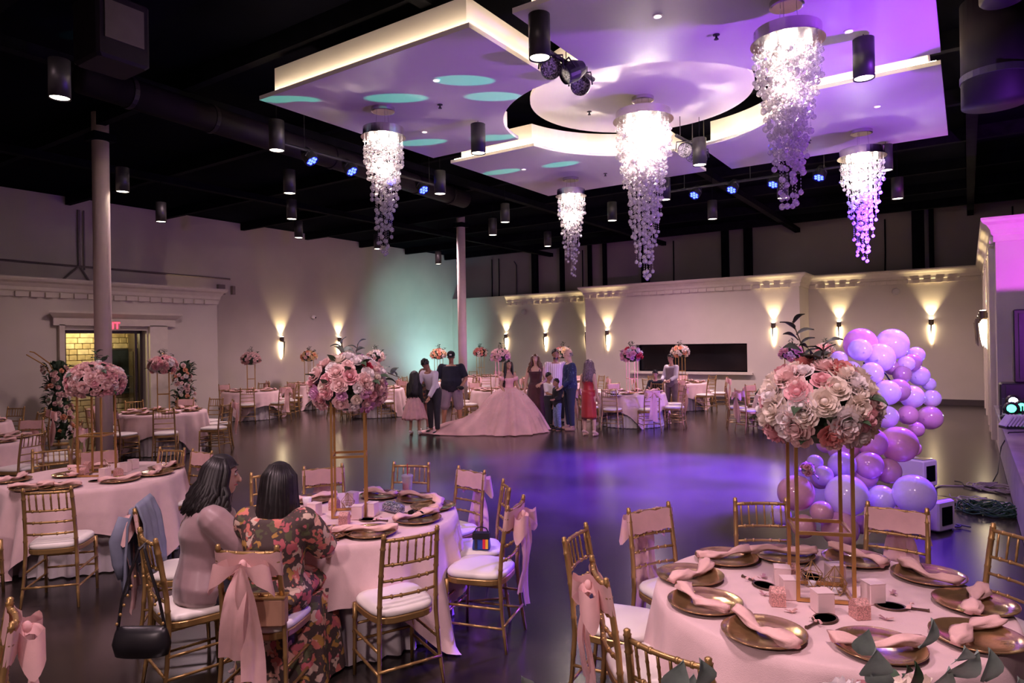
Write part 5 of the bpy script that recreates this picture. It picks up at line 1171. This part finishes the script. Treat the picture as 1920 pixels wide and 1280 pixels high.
    def hair(s, m_, style='short', length=.3, locks=40, spread=.085, seed=1, wave=.01):
        q = MB(); h, H, c = s.hs, s.HM, s.headc; rn = random.Random(seed)
        def P_(x, y, z): return c+H @ V((x*h, y*h, z*h))
        rs = []
        for j in range(9):
            q_ = pi/2*(1-j/8*1.15)*.98; ring = []
            for i in range(24):
                a = 2*pi*i/24; fr = max(0, sin(a)); cut = (.028 if style != 'long' else .02)*fr
                r = cos(q_); z = .020+.104*sin(q_); lim = -.055 if fr < .15 else (-.02+.085*min(1, fr*1.6)); z = max(z, lim)
                ring.append(P_(r*.086*cos(a), -.014+.100*r*sin(a)*(1 if sin(a) < 0 else .96), z))
            rs.append(ring)
        q.rings(rs[::-1]); o = q
        if style == 'long':
            for i in range(locks):
                a = rn.uniform(pi*.98, pi*2.02) if rn.random() < .8 else rn.choice((pi*.88, pi*2.12))+rn.uniform(-.1, .1); sx, sy = cos(a), sin(a); L = length*rn.uniform(.88, 1.05); ph = rn.random()*6
                p0 = P_(.05*sx, -.02+.05*sy, .10); p1 = P_(.088*sx, -.016+.098*sy, .03); p2 = P_(.094*sx, -.02+.105*sy, -.06); dn = V((0, 0, -1)); pts = [p0, p1, p2]
                out = H @ V((sx*spread*.5, sy*spread*.55-.02, 0))
                for g in (.25, .5, .75, 1): pts.append(p2+dn*L*g+out*g*h+V((wave*sin(ph+g*7), wave*cos(ph+g*6), 0)))
                w_ = rn.uniform(.012, .02)*(1.3 if locks < 60 else 1); q.tube(pts, [w_*.5, w_, w_*1.15, w_*1.2, w_*1.1, w_*.8, w_*.25], 6)
        elif style == 'short':
            for i in range(60):
                a = rn.random()*6.28; e_ = rn.uniform(.1, 1.4); p = P_(.083*cos(a)*cos(e_), -.014+.097*sin(a)*cos(e_), .02+.104*sin(e_)); 
                if sin(a) > .2 and e_ < .6: continue
                q.tube([p, p+(p-c).normalized()*.012*h+V((0, 0, .004))], [.010*h, .003*h], 5)
        return q.obj('hair', m_, s.t, smooth=True)
def remesh_m(q, vox, smooth, name, m_):
    me = remesh(q, vox, smooth, name); me.materials.append(m_); return me
def fpx(px, py): p = at_z(px, py, 0); return (p.x, p.y)
def tocam(loc, off=0): return math.atan2(-loc[1], -loc[0])+rad(off)
LAV = mat('shirt_lavender', (.66, .58, .70), .8, var=.04, bump=.2, bscale=12); NAVY = mat('navy_cloth', (.012, .013, .030), .9, var=.2); BLK = mat('black_cloth', (.012, .010, .014), .9, var=.3); CHAR = mat('dark_trousers', (.022, .020, .032), .85)
WSH = mat('white_shirt', (.78, .72, .76), .8, var=.03, bump=.2, bscale=14); DEN = mat('light_denim', (.16, .20, .36), .85, var=.2, vscale=30); TULLE = mat('pink_tulle', (.92, .54, .58), .75, var=.06, vscale=14, transl=.3, bump=.4, bscale=50)
SHW = mat('shoe_white', (.8, .74, .76), .4); SHB = mat('shoe_black', (.012, .01, .01), .35); 
# girl in pink tulle skirt, seen from behind
L = fpx(778, 815); g = Fig('girl seen from behind with long black hair, black top and pink tulle skirt', L, tocam(L, 160), 1.38, .92, skin='tan', child=True, female=True, armL=((.04, .02, -.27), (.02, .10, -.50)))
g.top(BLK, -.06, .9, .014); g.skirt(TULLE, .10, .34, (.13), .275, 14, .022, 'tulle_skirt', .85, rough=.03); g.shoes(SHW, .035); g.hair(HR['black'], 'long', .42, 44, .10)
L = fpx(794, 806); g = Fig('person with auburn hair standing half hidden behind the girl in the tulle skirt', L, tocam(L, 20), 1.42, .95, skin='tan', female=True)
g.top(spots('dark_floral', (.03, .02, .02), [(.3, .1, .05), (.08, .12, .05), (.2, .12, .05)], 14), -.06, .5, .014); g.skirt(_M['dark_floral'], .10, .62, .14, .22, 9, .01, 'skirt'); g.shoes(SHW); g.hair(HR['brown'], 'long', .24, 30)
L = fpx(815, 812); g = Fig('man in pale lavender shirt leaning down to the girl in the tulle skirt', L, tocam(L, -38), 1.72, 1.02, 1.05, 'brown', lean=.40, armR=((.05, .12, -.27), (.06, .22, -.50)), armL=((.05, .10, -.28), (.02, .26, -.50)), headpitch=.45, legs={'L': (.03, .08), 'R': (.03, -.06)})
g.top(LAV, -.09, .97, .016, vox=.013); g.pants(CHAR); g.shoes(SHB); g.hair(HR['black'], 'short')
L = fpx(848, 800); g = Fig('big man in dark navy t-shirt, grey shorts and black cap', L, tocam(L, -6), 1.79, 1.30, 1.30, 'brown', armL=((.11, .02, -.27), (.02, .20, -.42)), armR=((.12, .0, -.28), (.15, .10, -.52)), headpitch=.25, legs={'L': (.05, .02), 'R': (.05, 0)})
g.top(NAVY, -.13, .42, .022, belly=.05, loose=.008); g.pants(mat('grey_shorts', (.26, .20, .27), .85), .52, .034, 'shorts', .03); g.shoes(mat('shoe_orange', (.95, .10, .04), .5)); g.hair(HR['black'], 'short')
q = MB(); H, c, h = g.HM, g.headc, g.hs
q.rings([[c+H @ V((.092*h*cos(a)*r, (-.012+.106*sin(a)*r)*h, z*h)) for a in [2*pi*i/24 for i in range(24)]] for z, r in ((.03, 1.0), (.07, .97), (.105, .80), (.128, .45), (.132, .1))])
q.rings([[c+H @ V((x*.075*h, (y_+(.07*math.sqrt(max(0, 1-x*x))))*h, (.035-.02*abs(x))*h+zz)) for x in (-1, -.7, -.35, 0, .35, .7, 1)]+[c+H @ V((x*.07*h, .05*h, .035*h+zz)) for x in (.8, 0, -.8)] for y_, zz in ((.10, -.004), (.10, .004))])
cp = q.obj('cap', BLK, g.t, smooth=False); q = MB(); q.box((0, 0, 0), (.05*h, .004, .03*h)); o = q.obj('cap_badge', SHW, cp, loc=c+H @ V((0, .093*h, .072*h))); 
q = MB(); hp = g.W['L']+V((.02, .05, -.04)); q.ell(hp, (.09, .07, .05), 14, 8); 
q.v = [tuple((Matrix.Rotation(0, 3, 'Z') @ V(v))) for v in q.v]; capm = q.obj('held_cap', BLK, label='black cap held in the hand of the big man in shorts', cat='cap'); capm.matrix_world = Matrix.Translation(g.t.location) @ Matrix.Rotation(g.t.rotation_euler.z, 4, 'Z')
# the girl in the ball gown
GOWN = mat('rose_tulle_gown', (.92, .54, .56), .62, var=.10, vscale=3, transl=.2, bump=.35, bscale=45); BOD = spots('rose_lace', (.84, .42, .46), [(.95, .66, .68), (.75, .36, .42)], 60, .3, .5)
L = fpx(955, 808); g = Fig('girl in a huge pink ball gown with long black hair', L, tocam(L, 12), 1.60, .92, .95, 'tan', female=True, armL=((.07, .04, -.27), (.10, .20, -.44)), armR=((.06, .05, -.27), (.0, .26, -.42)), headyaw=.1, vox=.011)
g.top(BOD, -.02, 0, .012, 'bodice', neck=.345); 
for nm, sx in (('L', -1), ('R', 1)):
    q = MB(); a, b = g.S[nm], g.E[nm]; p0, p1 = a.lerp(b, .22), a.lerp(b, .55); q.tube([p0, p0.lerp(p1, .5), p1], [.064, .072, .058], 14); q.obj('off_shoulder_sleeve', BOD, g.t, smooth=True)
q = MB(); n = 160; rs = []; fz = g.t.rotation_euler.z
cl = g.up(0, 0, .12); trd = V((-.83, -.56, 0)); trd.rotate(Matrix.Rotation(-fz, 3, 'Z'))    # the train sweeps to the left of the picture
tl_ = V((1, .15, 0)) if 0 else trd.normalized()
for j in range(26):
    f = j/25; z = cl.z*(1-f**1.25); row = []
    base = .13+ .86*(f**.80)*(1-.04*f)
    if f > .88: z = max(.02, cl.z*(1-f**1.25))
    for i in range(n):
        a = 2*pi*i/n; d = V((cos(a), sin(a), 0)); al = max(0, d.dot(tl_)); ext = (al**7)*1.05*max(0, (f-.55)/.45)**1.6+(al**2)*.10*f
        fo = .045*f*sin(13*a+1.6*sin(4*a)+f)+.022*f*sin(29*a+f*3); r = base*.92+ext+fo
        row.append(V((cl.x*(1-f), cl.y*(1-f), 0))+V((d.x*r, d.y*r, max(.012, z+.02*sin(9*a+r*7)*(ext > .1)))))
    rs.append(row)
q.rings(rs, cap0=True, cap1=False); gown = q.obj('gown_skirt', GOWN, g.t, smooth=True)
q = MB(); rn = random.Random(2)
for i in range(420):
    j = rn.randrange(2, 20); p = rs[j][rn.randrange(n)]; q.add([p+V((.007, 0, .004))*1.0+p*0, p+V((-.007, 0, 0)), p+V((0, .007, .007)), p+V((0, -.002, .014))], [(0, 1, 2), (0, 2, 3), (1, 3, 2), (0, 3, 1)])
q.obj('sequins', mat('sequin', (1, .85, .86), .3), gown, kind='stuff')
g.hair(HR['black'], 'long', .46, 60, .06)
L = fpx(1006, 797); g = Fig('woman in a long dark burgundy dress with curly brown hair', L, tocam(L, -8), 1.70, 1.12, 1.1, 'light', female=True, armL=((.08, .0, -.27), (-.05, .14, -.36)), armR=((.07, 0, -.28), (.10, .04, -.52)))
BUR = mat('burgundy_velvet', (.055, .008, .018), .8, var=.2, sheen=.3); g.top(BUR, -.1, 0, .014, 'dress_bodice', neck=.37); g.skirt(BUR, .10, .06, .165, .30, 10, .02, 'dress_skirt', .85); g.shoes(SHB); g.hair(HR['brown'], 'long', .26, 50, .16, wave=.03)
for sx in (-1, 1): q = MB(); q.tube([g.up(sx*.10, .10, .36), g.up(sx*.11, .04, .465), g.up(sx*.09, -.09, .36)], .014, 6); q.obj('strap', BUR, g.t)
STR = bpy.data.materials.new('striped_shirt'); STR.use_nodes = True; nt = STR.node_tree; wv = nt.nodes.new('ShaderNodeTexWave'); wv.inputs['Scale'].default_value = 7; tc = nt.nodes.new('ShaderNodeTexCoord'); rp = nt.nodes.new('ShaderNodeValToRGB')
rp.color_ramp.elements[0].color = (.42, .22, .22, 1); rp.color_ramp.elements[1].color = (.80, .70, .72, 1); rp.color_ramp.elements[1].position = .4; nt.links.new(tc.outputs['Object'], wv.inputs[0]); nt.links.new(wv.outputs['Fac'], rp.inputs[0]); nt.links.new(rp.outputs[0], nt.nodes['Principled BSDF'].inputs[0])
L = fpx(1043, 793); g = Fig('smiling man in a white and pink striped shirt behind the two boys', L, tocam(L, 10), 1.80, 1.15, 1.1, 'brown', armR=((.06, .02, -.28), (.02, .22, -.38)))
g.top(STR, -.12, .9, .018, belly=.02); g.pants(CHAR); g.shoes(SHB); g.hair(HR['dark'], 'short'); q = MB(); c, H, h = g.headc, g.HM, g.hs
q.rings([[c+H @ V((.060*h*cos(a), (.030+.052*sin(a))*h, z*h)) for a in [pi*i/10 for i in range(11)]]+[c+H @ V((.05*h*cos(a), (.028+.038*sin(a))*h, z*h)) for a in [pi*(1-i/10) for i in range(11)]] for z in (-.115, -.085, -.068)]); q.obj('beard', HR['dark'], g.t)
L = fpx(1029, 802); g = Fig('boy in a white shirt and dark trousers facing right', L, tocam(L, 62), 1.26, .95, .95, 'brown', child=True, armL=((.04, .06, -.26), (.0, .28, -.30)), armR=((.04, .06, -.26), (.0, .28, -.30)))
g.top(WSH, -.08, .42, .014); g.pants(CHAR); g.shoes(SHB); g.hair(HR['black'], 'short')
L = fpx(1046, 806); g = Fig('smaller boy in a black jacket and light jeans facing left', L, tocam(L, -60), 1.14, .98, 1, 'brown', child=True, armL=((.04, .05, -.26), (.0, .22, -.30)))
g.top(BLK, -.16, .95, .022, 'jacket'); g.pants(DEN); g.shoes(SHB); g.hair(HR['dark'], 'short')
L = fpx(1070, 806); g = Fig('bald man in a navy checked shirt and dark jeans, seen from the side', L, tocam(L, -75), 1.82, 1.12, 1.12, 'light', armR=((.05, .0, -.29), (.05, .06, -.54)), armL=((.05, .06, -.28), (.0, .22, -.42)), headpitch=.12)
PLAID = spots('navy_check', (.015, .025, .09), [(.03, .05, .16), (.08, .12, .25), (.015, .02, .07)], 22, .3); g.top(PLAID, -.15, .95, .020, belly=.02); g.pants(mat('dark_jeans', (.02, .025, .06), .85)); g.shoes(mat('shoe_tan', (.38, .22, .14), .5))
q = MB(); c, H, h = g.headc, g.HM, g.hs; q.rings([[c+H @ V((.079*h*cos(a), (-.014+.096*sin(a))*h, z*h)) for a in [pi+pi*i/12 for i in range(13)]]+[c+H @ V((.07*h*cos(a), (-.014+.086*sin(a))*h, z*h)) for a in [2*pi-pi*i/12 for i in range(13)]] for z in (-.04, 0, .03)]); q.obj('hair', HR['grey'], g.t)
L = fpx(1105, 817); g = Fig('woman in a red midi slip dress seen from behind with long violet-brown hair', L, tocam(L, 150), 1.60, .95, .98, 'light', female=True, armL=((.05, .06, -.26), (-.02, .24, -.30)), armR=((.05, .0, -.28), (.06, .06, -.50)), headyaw=.3)
RED = mat('red_satin', (.40, .022, .028), .45, var=.1, sheen=.2); g.top(RED, -.12, 0, .012, 'slip_bodice', neck=.30); g.skirt(RED, .10, .36, .145, .165, 6, .006, 'slip_skirt', .80); g.shoes(mat('heel_tan', (.62, .42, .38), .4), .05); g.hair(HR['violet'], 'long', .30, 46, .07, wave=.016)
for sx in (-1, 1): q = MB(); q.tube([g.up(sx*.09, .10, .30), g.up(sx*.10, .03, .47), g.up(sx*.07, -.10, .30)], .006, 6); q.obj('strap', RED, g.t)
p = at_k(1258, 645, 17.4); L = (p.x, p.y); g = Fig('boy standing in grey vest and white shirt before the black screen', L, tocam(L, -35), 1.62, .95, .95, 'tan', armL=((.04, .08, -.26), (-.04, .26, -.34)), armR=((.07, .04, -.27), (-.02, .26, -.36)), headpitch=.2)
g.top(WSH, -.08, .95, .014, 'shirt'); g.top(mat('grey_vest', (.30, .22, .25), .8), -.12, 0, .024, 'vest', neck=.42); g.pants(mat('brown_trousers', (.20, .13, .14), .85)); g.shoes(SHB); g.hair(HR['black'], 'short')
p = at_k(1228, 645, 17.0); L = (p.x, p.y); g = Fig('seated boy in black behind the violet-lit table', L, tocam(L, -10), 1.45, .95, .95, 'tan', sit=True, armL=((.05, .12, -.20), (-.02, .30, -.18)), armR=((.05, .12, -.20), (-.02, .30, -.18)), headpitch=.3)
g.top(BLK, -.08, .95, .02); g.pants(BLK); g.shoes(SHB); g.hair(HR['black'], 'short'); f_ = tocam(L, -10); put_chair(L[0], L[1]-.0, f_, 0, 0, 'plain gold chair under the seated boy in black')
p = at_k(940, 645, 16.4); L = (p.x, p.y); g = Fig('dark-haired child just showing behind the waist of the ball gown', L, tocam(L, 10), .93, .95, .95, 'tan', child=True); g.top(WSH, -.08, .45, .014); g.pants(NAVY); g.shoes(SHB); g.hair(HR['black'], 'short')
# the two women at the left centre table
BL_A = mat('mauve_satin', (.34, .22, .23), .42, var=.15, vscale=2.5, bump=.5, bscale=5, sheen=.3)
def seat_of(x0, y0, x1, y1, tc):
    a, b = at_z(x0, y0, .925), at_z(x1, y1, .925); mid = (a+b)/2; d = V((tc[0]-mid.x, tc[1]-mid.y)); pr = V((-(b-a).y, (b-a).x))
    if pr.dot(d) < 0: pr = -pr
    f = (pr.normalized()*.6+d.normalized()*.4).normalized(); return mid, f
mid, f = seat_of(267, 987, 288, 1010, T2); L = (mid.x+f.x*.29, mid.y+f.y*.29)
g = Fig('seated woman with wavy dark hair in a mauve satin blouse', L, math.atan2(f.y, f.x)-.25, 1.66, 1.12, 1.12, 'light', sit=True, lean=.13, female=True, armR=((.05, .17, -.19), (-.04, .36, -.02)), armL=((.05, .14, -.22), (-.08, .34, -.14)), headyaw=-.1, headpitch=.05, vox=.009, seat=.495)
g.top(BL_A, -.11, .52, .022, 'blouse', loose=.012, smooth=8); g.pants(CHAR); g.shoes(SHB); g.hair(HR['black'], 'long', .18, 210, .13, seed=3, wave=.014)
mid, f = seat_of(403, 1021, 525, 1021, T2); L = (mid.x+f.x*.30, mid.y+f.y*.30)
FLO = spots('floral_dress', (.07, .045, .04), [(.60, .18, .14), (.66, .36, .28), (.45, .25, .06), (.10, .10, .05), (.50, .12, .14), (.62, .46, .36)], 20, .48)
g = Fig('seated woman with long straight black hair in a colourful floral dress, seen from behind', L, math.atan2(f.y, f.x), 1.60, 1.15, 1.12, 'light', sit=True, lean=.10, female=True, armR=((.10, .14, -.22), (.02, .34, -.20)), armL=((.10, .14, -.22), (.02, .34, -.20)), vox=.009, seat=.495)
g.top(FLO, -.12, .46, .022, 'dress_bodice', loose=.014, smooth=8); g.hair(HR['black'], 'long', .44, 190, .045, seed=4, wave=.006); g.shoes(SHB)
for nm in 'LR': q = MB(); a, b = g.S[nm], g.E[nm]; q.tube([a.lerp(b, t_) for t_ in (-.1, .15, .4, .7, .95)], [.075, .088, .088, .080, .062], 18); q.obj('puff_sleeve', FLO, g.t, smooth=True)
q = MB(); k = g.k; rs = []
for y, z0, z1, hw in ((-.16, .50, .62, .18), (.0, .49, .68, .21), (.22, .49, .66, .22), (.40, .42, .64, .24), (.50, .25, .56, .26), (.52, .05, .40, .28)):
    rs.append([V((hw*cos(2*pi*i/24), y+.03*sin(5*i), (z0+z1)/2+(z1-z0)/2*sin(2*pi*i/24))) for i in range(24)])
q.rings(rs); 
n = 60; rs = [[V(((.24+.05*fz+.02*sin(9*a_))*cos(a_), .22+(.24+.06*fz+.02*sin(9*a_))*sin(a_)*1.15, .52*(1-fz)+.03*fz)) for a_ in [2*pi*i/n for i in range(n)]] for fz in (0, .3, .6, 1)]
q.rings(rs, cap1=False); q.obj('dress_skirt', FLO, g.t, smooth=True)
# bags, jacket
p = at_z(903, 1028, .497); t = thing('small_handbag', 'small blue, red and yellow handbag on the seat of the edge-on chair', 'handbag', (p.x, p.y, .497), .5); t.scale = (.72, .72, .72)
q = MB(); q.rings([[V((x*.085*s_, y*.04*s2, z)) for x, y in ((-1, -1), (1, -1), (1, 1), (-1, 1))] for z, s_, s2 in ((0, 1, 1), (.02, 1.02, 1.05), (.11, .9, .8), (.15, .8, .5))]); q.obj('body', mat('bag_blue', (.02, .06, .30), .3), t)
for x, c_, nm in ((.03, (.75, .03, .05), 'bag_red'), (.058, (.9, .5, .03), 'bag_yellow'), (-.05, (.02, .02, .03), 'bag_black')): q = MB(); q.box((x, -.041, .06), (.026, .012, .10), tilt=(-.12, 0, 0)); q.obj('colour_stripe', mat(nm, c_, .3), t)
q = MB(); q.rings([[V((x*.084, y*.042, z)) for x, y in ((-1, -1), (1, -1), (1, 1), (-1, 1))] for z in (.10, .16)]); q.obj('flap', BLK, t)
q = MB(); q.tube([(-.075, 0, .15), (-.05, 0, .20), (0, 0, .215), (.05, 0, .20), (.075, 0, .15)], .006, 6); q.obj('handle', BLK, t)
p = at_z(498, 1172, .497); t = thing('box_handbag', 'tan box-shaped handbag on the chair seat behind the woman in the floral dress', 'handbag', (p.x+.0, p.y+.0, .497), rad(35))
q = MB(); q.bbox((0, 0, .075), (.22, .08, .15), .012); q.obj('body', mat('tan_leather', (.40, .22, .14), .4), t); q = MB(); q.box((0, 0, .153), (.225, .084, .008)); q.obj('gold_frame', GOLD, t)
mid, f = seat_of(267, 987, 288, 1010, T2); rgt = V((f.y, -f.x)); c0 = mid+V((0, 0, 0))
bp_ = at_z(288, 1010, .925); t = thing('shoulder_bag', 'black shoulder bag hanging by its studded straps from the chair of the woman in mauve', 'handbag', (bp_.x-f.x*.05, bp_.y-f.y*.05, .32), math.atan2(CR.y, CR.x))
q = MB(); rs = []
for z, hw, hd in ((0, .10, .03), (.01, .14, .045), (.07, .155, .055), (.13, .14, .04), (.16, .13, .012)): rs.append([V((hw*math.copysign(abs(cos(a))**.6, cos(a)), hd*sin(a)-.03, z)) for a in [2*pi*i/24 for i in range(24)]])
q.rings(rs); q.obj('body', mat('black_leather', (.012, .011, .014), .35), t, smooth=True)
for sx in (-1, 1): q = MB(); q.tube([(sx*.125, -.03, .15), (sx*.10, -.035, .30), (sx*.05, -.03, .46), (sx*.015, -.015, .565), (0, .02, .585)], .008, 6); q.obj('strap', _M['black_leather'], t)
for sx in (-1, 1):
    for j in range(6): q = MB(); q.ell((sx*(.122-.02*j), -.046, .18+.05*j), (.009, .005, .009), 8, 5); q.obj('gold_stud', GOLD, t)
mid, f = seat_of(254, 953, 278, 932, T2); rgt = V((f.y, -f.x))
t = thing('draped_jacket', 'grey-blue jacket draped over the chair back left of the woman in mauve', 'jacket', (mid.x, mid.y, 0), math.atan2(f.y, f.x)-pi/2)
q = MB()
def jk(u, v):
    x = (u-.5)*.36*(1-.15*abs(v-.45)); s_ = (v-.45)
    z_ = .945-abs(s_)*1.05*(1 if s_ > 0 else .95)-.01*sin(u*14)*abs(s_); y_ = .005+(.035+.04*min(1, abs(s_)*3))*(-1 if s_ > 0 else 1)*min(1, abs(s_)*8)+.022*sin(u*17+v*5)*min(1, abs(s_)*3)
    return (x+.02*sin(v*9), y_, z_)
q.grid(jk, 26, 24); o = q.obj('cloth', mat('jacket_greyblue', (.20, .22, .30), .8, var=.15, vscale=6), t, smooth=True); md = o.modifiers.new('t', 'SOLIDIFY'); md.thickness = .014
for sx in (-1, 1): q = MB(); q.tube([(sx*.12, -.07, .86), (sx*.16, -.11, .72), (sx*.15, -.10, .58), (sx*.14, -.08, .48)], [.045, .05, .045, .036], 12, flat=.6); q.obj('sleeve', _M['jacket_greyblue'], t, smooth=True)
# fedora on the violet-lit table
p = at_k(1133, 728, 15.1); t = thing('fedora_hat', 'white hat with a black band tilted on the violet-lit table, beside the woman in red', 'hat', (p.x+.2, p.y+.1, ZP_), .3)
q = MB(); q.lathe([(.16, .0), (.165, .008), (.085, .014), (.08, .09), (.06, .12), (.01, .115)], n=28); q.obj('felt', SHW, t, smooth=True); q = MB(); q.lathe([(.087, .014), (.085, .045)], n=28); q.obj('band', BLK, t)
